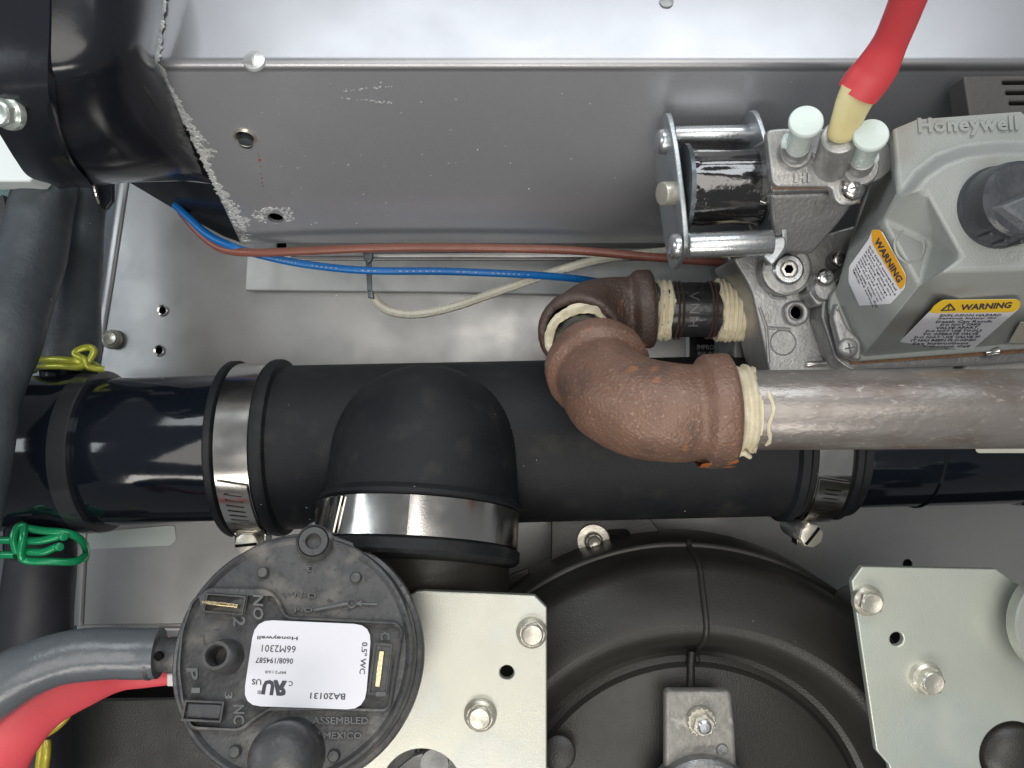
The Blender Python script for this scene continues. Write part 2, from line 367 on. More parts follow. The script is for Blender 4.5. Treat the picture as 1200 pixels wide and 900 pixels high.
for (x, y) in ((191, 364), (187, 411)):
    c = bp.px(x, y)
    MB().lathe([(.055, -.05), (.055, .02), (.08, .03), (.095, 0), (.095, -.02)], c, (0, 0, 1), 24, cap=False).build('rivet_nut', M['steel'], back)
o = hexbolt(back, bp.px(132, 398, .05), (.1, .1, 1), .15, M['bolt'], washer=.0); o.name = 'panel_bolt'
# lower dark plate with its turned-up upper edge
lp = MB().slab(Z(-2.2), [(-80, 824), (60, 821), (330, 817), (600, 817), (600, 1000), (-80, 1000)], .08, bev=.03)
lower = struct(lp.build('lower_plate', mat('dark_painted_plate', (.035, .036, .035), .45, .2, (.028, .028, .028), vs=2, bump=.25, bs=40)))
lw = MB().slab(Z(-4.0), [(-80, 600), (100, 600), (100, 1000), (-80, 1000)], .08); struct(lw.build('side_wall_panel', M['darkplate']))
lw = MB().slab(Z(-3.6), [(-80, 60), (160, 60), (150, 460), (-80, 460)], .08); struct(lw.build('side_panel_upper', mat('blue_grey_painted_panel', (.16, .19, .22), .4, .3, vs=2)))
sl = MB().slab(Z(-3.3), [(90, 730), (420, 730), (420, 790), (90, 790)], .05); struct(sl.build('ledge', M['galv']))

# stickers on the panel
t = thing('sticker', 'pale blank foil sticker on the panel below the glossy black pipe, left', 'sticker', bp.px(155, 630))
MB().slab(bp, [(95, 625), (205, 615), (207, 632), (200, 639), (98, 644)], .012, lift=.016, rnd=.05, bev=.003).build('label_sheet', M['greylabel'], t)
t = thing('sticker', 'thin cream sticker strip just under the right end of the iron gas pipe', 'sticker', W(1170, 527, -.2))
pls = Plane(W(1170, 520, -.15), (0, -.3, 1)); MB().slab(pls, [(1140, 500), (1260, 500), (1260, 531), (1144, 531)], .012, rnd=.05, bev=.003).build('label_sheet', mat('cream_sheet', (.72, .72, .62), .45, 0, vs=1), t)
t = thing('warning_sticker', 'small black sticker with white capitals IMPROPERLY behind the iron elbows', 'sticker', bp.px(835, 412))
bl = Z(-2.6)
o = MB().slab(bl, [(808, 392), (900, 392), (900, 440), (808, 440)], .012, bev=.003); o = o.build('label_sheet', M['blackp'], t)
x = MB(); x.text('IMPROPERLY', (817, 410), (856, 410), (817, 404), bl, bold=.01); x.text('INJURY OR D', (818, 418), (857, 418), (818, 412), bl, bold=.01); x.text('MO', (845, 425), (857, 425), (845, 419), bl, bold=.01)
x.build('lettering', M['whiteink'], o)
MB().slab(Z(-2.61), [(804, 392), (808, 392), (808, 440), (804, 440)], .012, bev=.003).build('white_margin', M['whitepl'], t)
st = MB().slab(Z(-2.66), [(660, 392), (808, 392), (808, 445), (660, 445)], .03); struct(st.build('panel_patch', M['galv']))

# ================================================================== burner box (upper)
XL, XR = -3.72, 9.0
ridge = V((0, 3.36, 1.0)); bot = V((0, 1.93, -1.6)); dB = (bot-ridge).normalized()
dA = V((0, 1, -.26)).normalized()
box = thing('burner_box', 'large grey sheet-metal box with a bright folded ridge across the top of the picture', 'metal box', V((0, 1.93, -1.6)))
r = .09
prof = []
pA = ridge+dA*r; pB = ridge+dB*r
for k in range(9):
    t_ = k/8; prof.append(pA*(1-t_)**2+ridge*2*t_*(1-t_)+pB*t_*t_)
def xrow(p): return [V((XL+(XR-XL)*i/24, p.y, p.z)) for i in range(25)]
b = MB(); b.loft([xrow(pA+dA*3.2), xrow(pA+dA*2.0), xrow(pA+dA*.8)]+[xrow(p) for p in prof]+[xrow(pB+dB*.02)])
# left end wall and the underside
b.add([V((XL, 3.36, .92)), V((XL, bot.y, bot.z)), V((XL, bot.y+.3, -2.9)), V((XL, 6.5, -2.9)), V((XL, 6.5, .2))], [(0, 1, 2, 3, 4)])
b.loft([xrow(bot), xrow(bot+V((0, .02, -.04))), xrow(bot+V((0, .25, -.10))), xrow(V((0, bot.y+.3, -2.9)))])
b.build('top_face', mat('satin_sheet_lit', (.42, .425, .445), .36, .85, (.38, .385, .405), vs=.8, bump=.05, bs=70, speck=.10, spcol=(.85, .87, .86), spscale=7, sps=.009, rvar=.03), box, smooth=50)  # same sheet as the front, given its own tone for the lit look
FB = Plane(pB, (0, dB.z, -dB.y) if False else V((0, -dB.z, dB.y))*-1 if V((0, -dB.z, dB.y)).z < 0 else V((0, -dB.z, dB.y)))
if FB.N.z < 0: FB = Plane(pB, -FB.N)
Lb = (bot-pB).length
def fb(px, py): return FB.uv(FB.px(px, py))
o_ = [FB.uv(V((XL, pB.y, pB.z))), FB.uv(V((XR, pB.y, pB.z))), FB.uv(V((XR, bot.y, bot.z))), FB.uv(V((XL, bot.y, bot.z)))]
h1 = FB.circ(287, 161, .105); h2 = FB.circ(323, 256, .10)
b = MB().slab(FB, o_, .06, holes=[h1, h2], bev=.004, uv=True)
front = b.build('front_face', M['galv_box'], box)
MB().slab(FB, o_, .04, bev=.004, uv=True, lift=-.30).build('shade_backing', M['dark'], box)  # added dark sheet that paints the shade seen through the holes
for (x_, y_, R_) in ((287, 161, .105),):
    c = FB.px(x_, y_); MB().lathe([(R_*.98, -.10), (R_*.98, .01), (R_*1.12, .03), (R_*1.28, .012), (R_*1.38, -.01)], c, FB.N, 28, cap=False).build('hole_rim', M['bolt'], box)
c = FB.px(288, 166); MB().cyl(c-FB.N*.22, c+FB.N*.0+V((0, -.03, .0)), .085).build('screw_end', M['darkplate'], box)
# flange under the box
b = MB().slab(Z(-2.1), [(430, 296), (1250, 290), (1250, 303), (430, 302)], .05); b.build('lower_flange', M['galv'], box)
# silver residue where the seal was torn off: uneven crust on the front face
def crust(pts, n, hs, seed):
    random.seed(seed); b = MB()
    for _ in range(n):
        x_, y_, r_ = pts(); c = FB.uv(FB.px(x_, y_)); k = random.randint(9, 13); a0 = random.random()*6
        ou = [(c[0]+q_*math.cos(a0+6.283*i/k), c[1]+q_*math.sin(a0+6.283*i/k)) for i in range(k) for q_ in (r_*random.uniform(.3, 1.35),)]
        hgt = random.uniform(.003, hs); vs = [FB.at(u, v, .002) for u, v in ou]+[FB.at(c[0]+(u-c[0])*.6, c[1]+(v-c[1])*.6, hgt) for u, v in ou]
        b.add(vs, [(i, (i+1) % k, k+(i+1) % k, k+i) for i in range(k)]+[tuple(range(k, 2*k))])
    return b
def edge_pts():
    t_ = random.random(); y_ = 75+t_*208; x_ = 181+t_*103
    wide = 5+16*max(0, math.sin((y_-120)/50))**2*(y_ > 125)*(y_ < 185)+15*math.exp(-((y_-258)/22)**2)
    return x_+1+random.random()**1.4*wide, y_+random.uniform(-2, 2), random.uniform(.008, .045)
o = crust(edge_pts, 400, .007, 3).build('sealant_residue', M['silver_flake'], box, smooth=10); o['kind'] = 'stuff'
def hole_pts():
    while True:
        a = random.random()*6.283; rr = 8+random.random()**.8*17*(.75+.25*math.cos(2*a)); x_, y_ = 322+rr*math.cos(a)*1.05, 252+rr*math.sin(a)*.55
        if math.hypot(x_-323, y_-256) > 10.5: return x_, y_, random.uniform(.008, .028)
o = crust(hole_pts, 110, .007, 5).build('sealant_residue', M['silver_flake'], box, smooth=10); o['kind'] = 'stuff'
def rust_pts():
    t_ = random.random(); return 303+5*t_+random.uniform(-1, 1), 178+t_*42, random.uniform(.005, .018)
crust(rust_pts, 14, .01, 8).build('rust_spots', M['rust'], box)['kind'] = 'stuff'
def dot_pts():
    if random.random() < .5: t_ = random.random(); return 400+60*t_, 107-6*t_+random.uniform(-1, 1)+(random.random() < .5)*(8+t_*12), random.uniform(.006, .014)
    return random.uniform(300, 740), random.uniform(85, 270), random.uniform(.004, .012)
crust(dot_pts, 110, .008, 9).build('paint_flecks', M['silver_flake'], box)['kind'] = 'stuff'
# dimple on the ridge and the strip of crusty edge above it
FA = Plane(pA, (0, -dA.z, dA.y) if dA.y > 0 else (0, 0, 1))
MB().lathe([(.075, -.03), (.075, .008), (.06, .012), (.01, .012)], W(781, 2, .82), V((0, .25, 1)), 20).build('shade_spot', M['castd'], box)  # dark disc standing in for a small shadow on the top face
c = W(298, 71, .98); MB().lathe([(.12, -.02), (.11, .01), (.07, .022), (.01, .026)], c, V((0, .25, 1)), 24).sweep([W(298, 71, 1.0), W(289, 72, .99), W(283, 73, .97)], [.07, .035, .008], 12).build('dent_glint', mat('dent_highlight', (.92, .94, .94), .3, .5), box)  # raised bright bead standing in for the highlight of a dent
b = MB(); random.seed(12)
for _ in range(260):
    t_ = random.random(); p = W(188-7*t_+random.uniform(0, 5), -10+82*t_, 0); z_ = .83+.17*t_
    p = W(189-8*t_+random.random()*5, -10+82*t_, z_+.005); r_ = random.uniform(.008, .035); k = 6
    b.add([p+V((r_*random.uniform(.5, 1.2)*math.cos(i*1.05), r_*random.uniform(.5, 1.2)*math.sin(i*1.05), 0)) for i in range(k)]+[p+V((0, 0, .02))], [(i, (i+1) % k, k) for i in range(k)])
b.build('sealant_residue', M['silver_flake'], box, smooth=10)['kind'] = 'stuff'
# white strip on the panel under the box
t = thing('white_strip', 'long white metal strip lying under the box behind the blue and brown wires', 'metal strip', W(560, 325, -2.7))
MB().slab(Z(-2.75), [(290, 290), (905, 290), (905, 347), (700, 346), (500, 342), (287, 340)], .16, bev=.03).build('strip_body', M['white_strip'], t)
MB().slab(Z(-2.70), [(340, 300), (895, 300), (895, 306), (340, 305)], .1, bev=.02).build('upper_edge', M['galv'], t)

# ================================================================== black shroud, top left
sh = thing('plastic_shroud', 'large glossy black plastic duct elbow filling the top left corner', 'duct cover', W(60, 215, 0))
def lofts(secs, n=8, m=6):
    rows = [cr([tuple(W(*p)) for p in s_], n) for s_ in secs]
    cols = list(zip(*rows)); cols = [cr(list(c_), m) for c_ in cols]
    rows = list(zip(*cols)); return [[V(p) for p in r_] for r_ in rows]
s0 = [(-70, -80, 2.3), (-70, 20, 2.32), (-55, 80, 2.28), (-28, 115, 2.15), (0, 158, 1.8), (18, 187, 1.35), (34, 207, .8), (60, 216, .1), (70, 222, -.8)]
s1 = [(0, -80, 2.3), (0, 20, 2.32), (0, 78, 2.28), (8, 115, 2.15), (25, 155, 1.8), (45, 188, 1.35), (62, 210, .8), (80, 218, .1), (84, 220, -.8)]
s2 = [(58, -80, 2.3), (58, 20, 2.32), (56, 78, 2.28), (57, 112, 2.15), (64, 150, 1.8), (77, 185, 1.35), (95, 208, .8), (104, 218, .1), (108, 220, -.8)]
b = MB(); b.loft(lofts([s0, s1, s2]))
lastrow = [W(*p) for p in s2]
rr_ = cr([tuple(p) for p in lastrow], 8); rr2 = [V(p)+V((.01, 0, -.10)) for p in rr_]; b.loft([[V(p) for p in rr_], rr2])
b.build('inlet_sleeve', M['shroud'], sh, smooth=50)
t0 = [(57, -80, 2.285), (57, 20, 2.30), (55, 76, 2.25), (57, 111, 2.05), (64, 149, 1.7), (77, 183, 1.25), (94, 206, .7), (104, 216, .0), (108, 219, -.8)]
t1 = [(118, -80, 2.12), (118, 20, 2.13), (118, 71, 2.08), (122, 104, 1.85), (128, 146, 1.45), (134, 178, 1.05), (140, 200, .68), (146, 212, .1), (150, 214, -.8)]
t2 = [(166, -80, 1.70), (166, 20, 1.71), (162, 68, 1.68), (170, 98, 1.42), (182, 134, 1.0), (193, 164, .66), (203, 186, .36), (211, 203, -.05), (216, 212, -.8)]
t3 = [(193, -80, 1.12), (191, 10, 1.12), (181, 68, 1.14), (194, 97, .85), (210, 131, .42), (221, 153, .12), (233, 178, -.2), (246, 204, -.56), (252, 216, -.72)]
b = MB(); b.loft(lofts([t0, t1, t2, t3]))
b.build('elbow_body', M['shroud'], sh, smooth=50)
# end flange against the box end
fl = [(216, 212, -.8), (252, 216, -.72), (287, 286, -1.62), (262, 277, -1.62), (216, 252, -1.5), (150, 213, -1.3), (150, 214, -.8)]
b = MB(); b.add([W(*p) for p in fl], [(0, 1, 2, 3), (0, 3, 4), (0, 4, 5, 6)]); F2 = [W(x_, y_, z_-.06) for x_, y_, z_ in fl]; b.add([W(*p) for p in fl[1:6]]+F2[1:6], [(0, 1, 6, 5), (1, 2, 7, 6), (2, 3, 8, 7), (3, 4, 9, 8)])
b.build('end_flange', M['shroud'], sh, smooth=20)
hexbolt(sh, W(14, 132, 2.02), (-.25, -.35, 1), .16, mat('pale_bolt', (.72, .80, .74), .25, .6, vs=4), h=.16, name='cover_bolt')
t = thing('white_fitting', 'white plastic fitting peeking out below the black shroud at the left edge', 'fitting', W(5, 195, .1))
MB().slab(Z(-.2), [(-60, 150), (40, 150), (40, 206), (34, 213), (-60, 213)], .4, bev=.03).build('fitting_body', M['whitepl'], t)
t = thing('spacer_bracket', 'thin dark bracket with a bright wire hook tucked under the black shroud', 'bracket', W(120, 225, -1.5))
MB().slab(Z(-1.5), [(78, 205), (132, 205), (132, 236), (124, 246), (118, 243), (108, 228), (85, 222)], .08, rnd=.04).build('bracket_body', M['shroud'], t)
MB().sweep(*wpath([(109, 205, -1.35, .025), (111, 222, -1.3, .03), (116, 238, -1.4, .02)])[:2], seg=10).build('wire_hook', M['steel'], t)

# ================================================================== glossy drain pipe and the rubber tee
def axp(px): return W(px, 532-.0245*px, -1.2)
A = (axp(1200)-axp(0)).normalized()
pipe = thing('black_pipe', 'glossy black plastic pipe and tee fitting leaving the rubber coupling to the left', 'pipe', axp(150))
MB().cyl(axp(60), axp(275), .97, seg=96, bev=.01).build('pipe', M['abs'], pipe)
O = axp(116)
MB().lathe([(1.00, -2.2), (1.03, -.28), (1.05, -.2), (1.06, .0), (1.045, .05), (.985, .06)], O, A, 96, X=(0, 1, 0)).build('socket', M['abs'], pipe)
MB().lathe([(1.04, -.12), (1.064, -.11), (1.064, .10), (1.05, .115), (.97, .12)], axp(118), A, 96, X=(0, 1, 0)).build('collar', mat('black_collar_sheen', (.06, .064, .072), .16, .4, vs=3, bump=.05), pipe)  # reflected stripe on the collar put into a lighter, metallic colour
MB().cyl(axp(78)+V((-.10, .3, -.1)), axp(78)+V((-.10, 1.18, -.15)), .33, r2=.30, seg=40).build('upper_port', M['abs'], pipe)
MB().cyl(axp(48)+V((0, -.3, .1)), axp(46)+V((0, -1.25, .2)), .34, r2=.31, seg=40).build('lower_port', M['abs'], pipe)
pr = thing('black_pipe', 'glossy black plastic pipe leaving the rubber coupling to the right under the iron pipe', 'pipe', axp(1100))
MB().cyl(axp(960), axp(1340), .975, seg=96, bev=.01).build('pipe', M['abs'], pr)
MB().lathe([(.98, 0), (1.0, .02), (1.0, .04), (.98, .06)], axp(1062), A, 96, cap=False).build('step_ring', M['abs'], pr)
MB().lathe([(.98, 0), (1.0, .02), (1.0, .04), (.98, .06)], axp(1182), A, 96, cap=False).build('step_ring', M['abs'], pr)

tee = thing('rubber_tee', 'large matte black rubber tee coupling with a domed branch at the centre', 'pipe coupling', axp(600))
b = MB()
xa, xb = 250, 985
H_ = lambda px: (axp(px)-axp(600)).dot(A)
prof = [(.97, H_(275)), (1.14, H_(275)), (1.155, H_(277)), (1.155, H_(283)), (1.09, H_(285)), (1.09, H_(324)), (1.15, H_(325)), (1.16, H_(328)), (1.16, H_(334)), (1.145, H_(337)), (1.075, H_(339)), (1.07, H_(480)), (1.06, H_(620)), (1.06, H_(903)), (1.13, H_(906)), (1.135, H_(914)), (1.08, H_(918)), (1.08, H_(962)), (1.12, H_(964)), (1.125, H_(970)), (1.08, H_(974)), (1.08, H_(982)), (.96, H_(982))]
b.lathe(prof, axp(600), A, 128, X=(0, 1, 0), disp=lambda p, hh, a: .004*noise.noise(p*2.2))
b.build('main_tube', M['rubber'], tee, smooth=30)
# branch: dome then socket running down and a little towards the viewer
Bc = W(498, 536, -.36); Bd = V((-.05, -1, .30)).normalized()
b = MB(); R = 1.13
prof = [(R*math.sin(t_), -R*math.cos(t_)) for t_ in [i*math.pi/2/16 for i in range(1, 17)]]
prof += [(R*1.005, .15), (R*1.012, .35), (R*1.015, .50), (R*1.06, .56), (R*1.065, .60), (R*1.02, .63), (R*1.02, 1.06), (R*1.065, 1.09), (R*1.065, 1.20), (R*1.03, 1.24), (R*.93, 1.25)]
b.lathe(prof, Bc, Bd, 96, disp=lambda p, hh, a: .01*noise.noise(p*1.6+V((3, 3, 3))))
b.lathe([(R*.98, 0), (R*.99, .8)], Bc+V((0, 0, -1.0)), (0, 0, 1), 64, cap=False)
b.build('branch_tube', M['rubber'], tee, smooth=30)
MB().cyl(Bc+V((.06, -.2, -.1)), W(505, 722, -.60), R*.86, seg=64).build('branch_stub', M['oldpipe'], tee)

def clampset(label, O, A_, R, w, a_tail0, a_tail1, screwP, screwN, X, at, slotdir=.15):
    c = thing('hose_clamp', label, 'hose clamp', at, 'steel worm-drive hose clamps on the rubber tee')
    b = MB(); ring_band(b, O, A_, X, R, w, 0, 2*math.pi, th=.018, n=128, m=1)
    b.build('band', M['band'], c, smooth=30)
    b = MB(); ring_band(b, O, A_, X, R+.035, w*.92, a_tail0, a_tail1, th=.022, n=44, slots=(5, 43, 3), m=9)
    b.build('slotted_tail', M['band'], c, smooth=20)
    if screwP is not None:
        N = V(screwN).normalized(); P_ = V(screwP)
        MB().lathe([(.125, -.55), (.155, -.50), (.155, .0), (.14, .02)], P_, N, 24).build('screw_housing', M['plate'], c)
        s_ = MB().lathe([(.125, -.1), (.165, -.1), (.165, .05), (.15, .075), (.11, .09), (.01, .092)], P_, N, 8, phase=.2).build('worm_screw', M['bolt'], c, smooth=25)
        X_ = V((math.cos(slotdir), math.sin(slotdir), 0)); X_ = (X_-N*X_.dot(N)).normalized(); Y_ = N.cross(X_)
        MB().box(P_+N*.092, X_*.27, Y_*.035, N*.02).build('drive_slot', M['dark'], s_)
        for sgn in (-1, 1):
            MB().box(P_+X_*.20*sgn-N*.12+V((0, .06, 0)), X_*.02, V((0, .10, 0)), N*.15).build('housing_ear', M['steel'], c)
    return c
X0 = V((0, 0, 1))
hx = axp(291)
clampset('steel hose clamp round the left end of the rubber tee, beside the glossy pipe', axp(304), A, 1.10, .40, .30, 1.35, W(291, 637, -.80), (0, 0, 1), X0, axp(291)+V((0, -1.1, 0)), .1)
clampset('steel hose clamp at the right end of the rubber tee, half hidden by iron pipe', axp(941), A, 1.09, .40, .45, 1.35, W(948, 626, -.80), (.12, -.1, 1), X0, axp(953)+V((0, -1.1, 0)), .9)
Xb = (V((0, 0, 1))-Bd*Bd.z).normalized()
clampset('steel hose clamp round the domed downward branch of the rubber tee', Bc+Bd*.845, Bd, R*1.025, .42, .72, 1.5, None, None, Xb, Bc+Bd*.9)
hs = thing('clamp_screw', 'steel clamp screw end showing above the round pressure switch port', 'screw', W(369, 625, .2))
MB().lathe([(.13, -.4), (.16, -.3), (.16, 0), (.13, .03), (.10, .03), (.09, .0), (.01, .0)], W(371, 627, .25), V((-.2, .3, 1)), 20).build('screw_head', M['plate'], hs)

# ================================================================== hoses at the left
t = thing('drain_hose', 'thick dusty grey-black hose crossing the left edge in front of the pipe', 'hose', W(40, 230, -.6))
pts, rad, _ = wpath([(62, 195, -.9, .36), (52, 232, -.9, .37), (42, 280, -.7, .38), (27, 340, -.3, .38), (6, 400, .1, .38), (-16, 460, .3, .38), (-38, 560, .6, .41), (-62, 660, .8, .43)], 12)
MB().sweep(pts, rad, 40, disp=dn(1.3, .03, 4)).build('hose_body', M['hose'], t)
t = thing('drain_hose', 'dark rubber hose held to the upper pipe port by a lime wire clamp', 'hose', W(80, 435, -1.2))
pts, rad, _ = wpath([(100, 190, -1.7, .27), (100, 222, -1.7, .30), (97, 262, -1.7, .28), (90, 330, -1.5, .33), (83, 390, -1.35, .36), (79, 436, -1.3, .37)], 12)
MB().sweep(pts, rad, 40, disp=dn(1.5, .035, 9)).build('hose_body', M['hose'], t)
t = thing('drain_hose', 'black hose dropping from the green wire clamp behind the grey silicone tube', 'hose', W(48, 700, -1))
pts, rad, _ = wpath([(50, 625, -1.0, .38), (48, 665, -1.0, .42), (42, 720, -1.1, .44), (38, 800, -1.3, .46), (40, 900, -1.4, .46), (40, 960, -1.4, .46)], 10)
MB().sweep(pts, rad, 40, disp=dn(1.3, .02, 6)).build('hose_body', mat('smooth_dark_hose', (.018, .018, .024), .55, 0, (.02, .022, .03), vs=1.2, bump=.1), t)
t = thing('side_rib', 'blue-grey metal strut behind the hose at the far left edge', 'strut', W(5, 280, -2.5))
MB().slab(Z(-2.6), [(-60, 215), (12, 215), (22, 240), (14, 262), (-60, 200)], .1).build('strut_plate', M['teal'], t)
MB().box(W(10, 290, -2.4), V((.35, -1.4, 0)), V((.3, .1, 0)), V((0, 0, .2))).build('strut_bar', M['blackp'], t)

def wireclamp(name, label, m, loops, at, r=.05):
    c = thing(name, label, 'wire clamp', at)
    for i, L_ in enumerate(loops):
        pts, _, _ = wpath([(*p, r) for p in L_], 8)
        MB().sweep(pts, r, 14).build('wire_loop', m, c)
    return c
wireclamp('spring_clamp', 'lime yellow wire clamp twisted round the hose above the black pipe', M['lime'],
    [[(118, 434, -1.6), (112, 428, -1.15), (95, 424, -.9), (70, 421, -.88), (48, 422, -1.0), (38, 426, -1.4), (40, 434, -1.8)],
     [(40, 434, -1.6), (46, 430, -1.05), (70, 429, -.90), (92, 430, -.9), (103, 424, -.9), (110, 412, -.92), (104, 407, -.92), (92, 410, -.9), (88, 415, -.9), (98, 421, -.86), (104, 430, -.9), (122, 433, -1.0)]], W(80, 428, -1), .045)
g = M['green']
wireclamp('spring_clamp', 'bright green wire clamp looped round the lower pipe port', g,
    [[(-10, 633, -.5), (20, 633, -.42), (45, 634, -.42), (64, 630, -.45), (74, 628, -.48)],
     [(-10, 651, -.5), (6, 650, -.42), (18, 650, -.40)],
     [(28, 618, -.45), (50, 622, -.45), (80, 625, -.5), (96, 634, -.65), (101, 645, -.9), (100, 655, -1.2)],
     [(20, 648, -.36), (16, 632, -.34), (20, 619, -.38), (28, 617, -.42), (27, 632, -.35), (25, 650, -.36), (32, 657, -.40), (60, 658, -.45), (88, 658, -.6), (99, 652, -.8)],
     [(28, 646, -.42), (50, 647, -.42), (66, 641, -.44), (70, 640, -.40)]], W(50, 640, -.5), .047)
c = bpy.data.objects['spring_clamp.001']
for (x_, y_) in ((75, 629), (70, 641)):
    MB().cyl(W(x_-3, y_, -.5), W(x_, y_, -.38), .05, seg=14).build('wire_end', g, c)
wireclamp('spring_clamp', 'yellow wire clamp half hidden behind the red wire at the bottom left', mat('yellow_wire', (.55, .48, .05), .3, .2, (.40, .34, .04), vs=4),
    [[(50, 862, -.7), (66, 852, -.6), (79, 838, -.6), (80, 826, -.65), (76, 815, -.8)], [(44, 860, -.7), (60, 847, -.65), (71, 834, -.65), (72, 822, -.7)],
     [(45, 905, -.7), (48, 880, -.65), (51, 866, -.7)], [(52, 905, -.7), (55, 882, -.65), (55, 868, -.7)]], W(60, 850, -1.2), .048)

# ================================================================== blower housing
bw = thing('blower_housing', 'round black plastic blower housing with a stepped rim and raised seam', 'blower', V((2.2, -5.6, -1.4)))
bc = V((2.2, -5.6, 0))
pf = [(3.56, -1.9), (3.56, -1.02), (3.55, -.99), (3.53, -.975), (3.50, -.97), (3.475, -.90), (3.46, -.70), (3.43, -.52), (3.38, -.42), (3.30, -.35), (3.1, -.24), (2.95, -.15), (2.85, -.09), (2.76, -.06), (2.68, -.07), (2.60, -.11), (2.52, -.20), (2.45, -.32), (2.38, -.44), (2.31, -.52), (2.24, -.55), (2.17, -.52), (2.12, -.46), (1.9, -.40), (1.2, -.34), (.02, -.34)]
MB().lathe(pf, bc, (0, 0, 1), 200, cap=False, disp=lambda p, hh, a: .006*noise.noise(p*1.2)).build('housing_shell', M['blower'], bw, smooth=25)
# seam rib following the profile at the top
rb = MB(); ang = math.radians(88)
seam = [(r_, z_) for r_, z_ in pf if 2.16 <= r_ <= 3.62 and z_ > -1.05]
pth = []
for i, (r_, z_) in enumerate(seam):
    a = math.radians(88.6 - (3.6-r_)*.6); pth.append(bc+V((math.cos(a)*r_, math.sin(a)*r_, z_+.015)))
rb.sweep(pth, [.036]*len(pth), 12); rb.build('seam_rib', M['blower'], bw)
rb = MB().sweep([bc+V((.02, 2.30, -.50)), bc+V((0, 2.16, -.47)), bc+V((-.02, 1.9, -.38)), bc+V((-.02, 1.6, -.34))], .05, 12).build('seam_rib', M['blower'], bw)
MB().lathe([(.32, -.05), (.30, .03), (.02, .03)], bc+V((-.0, 1.56, -.35)), (0, 0, 1), 32).build('boss', M['blackp'], bw)
for (x_, y_, z_, R_) in ((1000, 712, -.75, .28), (655, 882, -.15, .20)):
    MB().cyl(W(x_, y_, z_-.5), W(x_, y_, z_), R_, seg=32, bev=.04).build('boss', M['blower'], bw)
# back flange of the blower with slot and stepped edge
fp = Z(-1.75)
slot = roundp(fp.poly([(708, 622), (734, 621), (738, 626), (738, 640), (700, 642)]), .08)
MB().slab(fp, [(646, 624), (646, 606), (760, 604), (800, 660), (560, 720), (592, 684), (592, 676), (619, 666), (619, 682), (645, 668)], .10, holes=[slot]).build('mounting_flange', M['blower'], bw)
hexbolt(bw, fp.px(695, 633), (0, 0, 1), .13, M['bolt'], washer=.235, h=.16, name='washer_bolt')
# motor bracket and nut
mb = thing('motor_bracket', 'grey cast bracket with a toothed flange nut at the bottom centre', 'bracket', W(820, 860, .3))
mp_ = Z(.12)
MB().slab(mp_, [(779, 810), (857, 810), (862, 860), (868, 1000), (779, 1000), (779, 850)], .16, rnd=.06, bev=.05).build('cast_arm', mat('worn_cast_grey', (.34, .33, .30), .5, .4, (.24, .235, .22), vs=4, bump=.8, bs=10, patch=[((.55, .53, .50), 4, .60, .1)]), mb)
MB().lathe([(.62, -.2), (.62, .06), (.58, .10), (.40, .10), (.40, -.2)], W(824, 950, .2), (0, 0, 1), 48, cap=False).build('hub_ring', M['castd'], mb)
c = W(821, 844, .13)
b = MB(); b.lathe([(.165, 0), (.17, .03), (.15, .06), (.01, .06)], c, (0, 0, 1), 24)
for i in range(16):
    a = i*math.pi/8; d = V((math.cos(a), math.sin(a), 0)); b.box(c+d*.135+V((0, 0, .055)), d*.055, V((-d.y, d.x, 0))*.02, V((0, 0, .02)))
nut = b.build('flange_nut', M['bolt'], mb, smooth=20)
MB().lathe([(.135, .05), (.135, .15), (.12, .165), (.085, .165)], c, (0, 0, 1), 6, phase=.3, cap=False).build('nut_body', M['bolt'], nut, smooth=20)
MB().lathe([(.08, .05), (.08, .20), (.055, .22), (.01, .222)], c, (0, 0, 1), 20).build('stud', M['rod'], nut)
MB().lathe([(.07, 0), (.06, .02), (.01, .02)], W(846, 878, .12), (0, 0, 1), 20).build('cast_mark', M['castd'], mb)

# ================================================================== zinc brackets
zl = Z(.6)
zb = thing('mounting_plate', 'pale zinc mounting plate with clipped corner beside the round pressure switch', 'metal plate', zl.px(570, 850))
MB().slab(zl, [(488, 693), (497, 692), (627, 698), (641, 712), (641, 1000), (380, 1000), (380, 760)], .09, holes=[zl.circ(594, 788, .075), zl.circ(494, 925, .44, 48)], bev=.018, rnd=.01).build('plate', M['zinc'], zb)
hexbolt(zb, zl.px(623, 741), (.05, .05, 1), .17, M['bolt'], h=.12); hexbolt(zb, zl.px(563, 837), (-.05, 0, 1), .18, M['bolt'], h=.12, tilt=.1)
t = thing('pump_flange', 'grey metal flange glimpsed through the big hole in the zinc plate', 'flange', W(500, 905, -.2))
MB().slab(Z(-.1), [(484, 886), (520, 874), (560, 900), (560, 960), (440, 960), (462, 905)], .08).build('flange_plate', M['galv'], t)
MB().lathe([(.13, 0), (.16, .1), (.16, .3), (.1, .3)], W(512, 884, -.05), (0, .1, 1), 24).build('flange_screw', M['castd'], t)

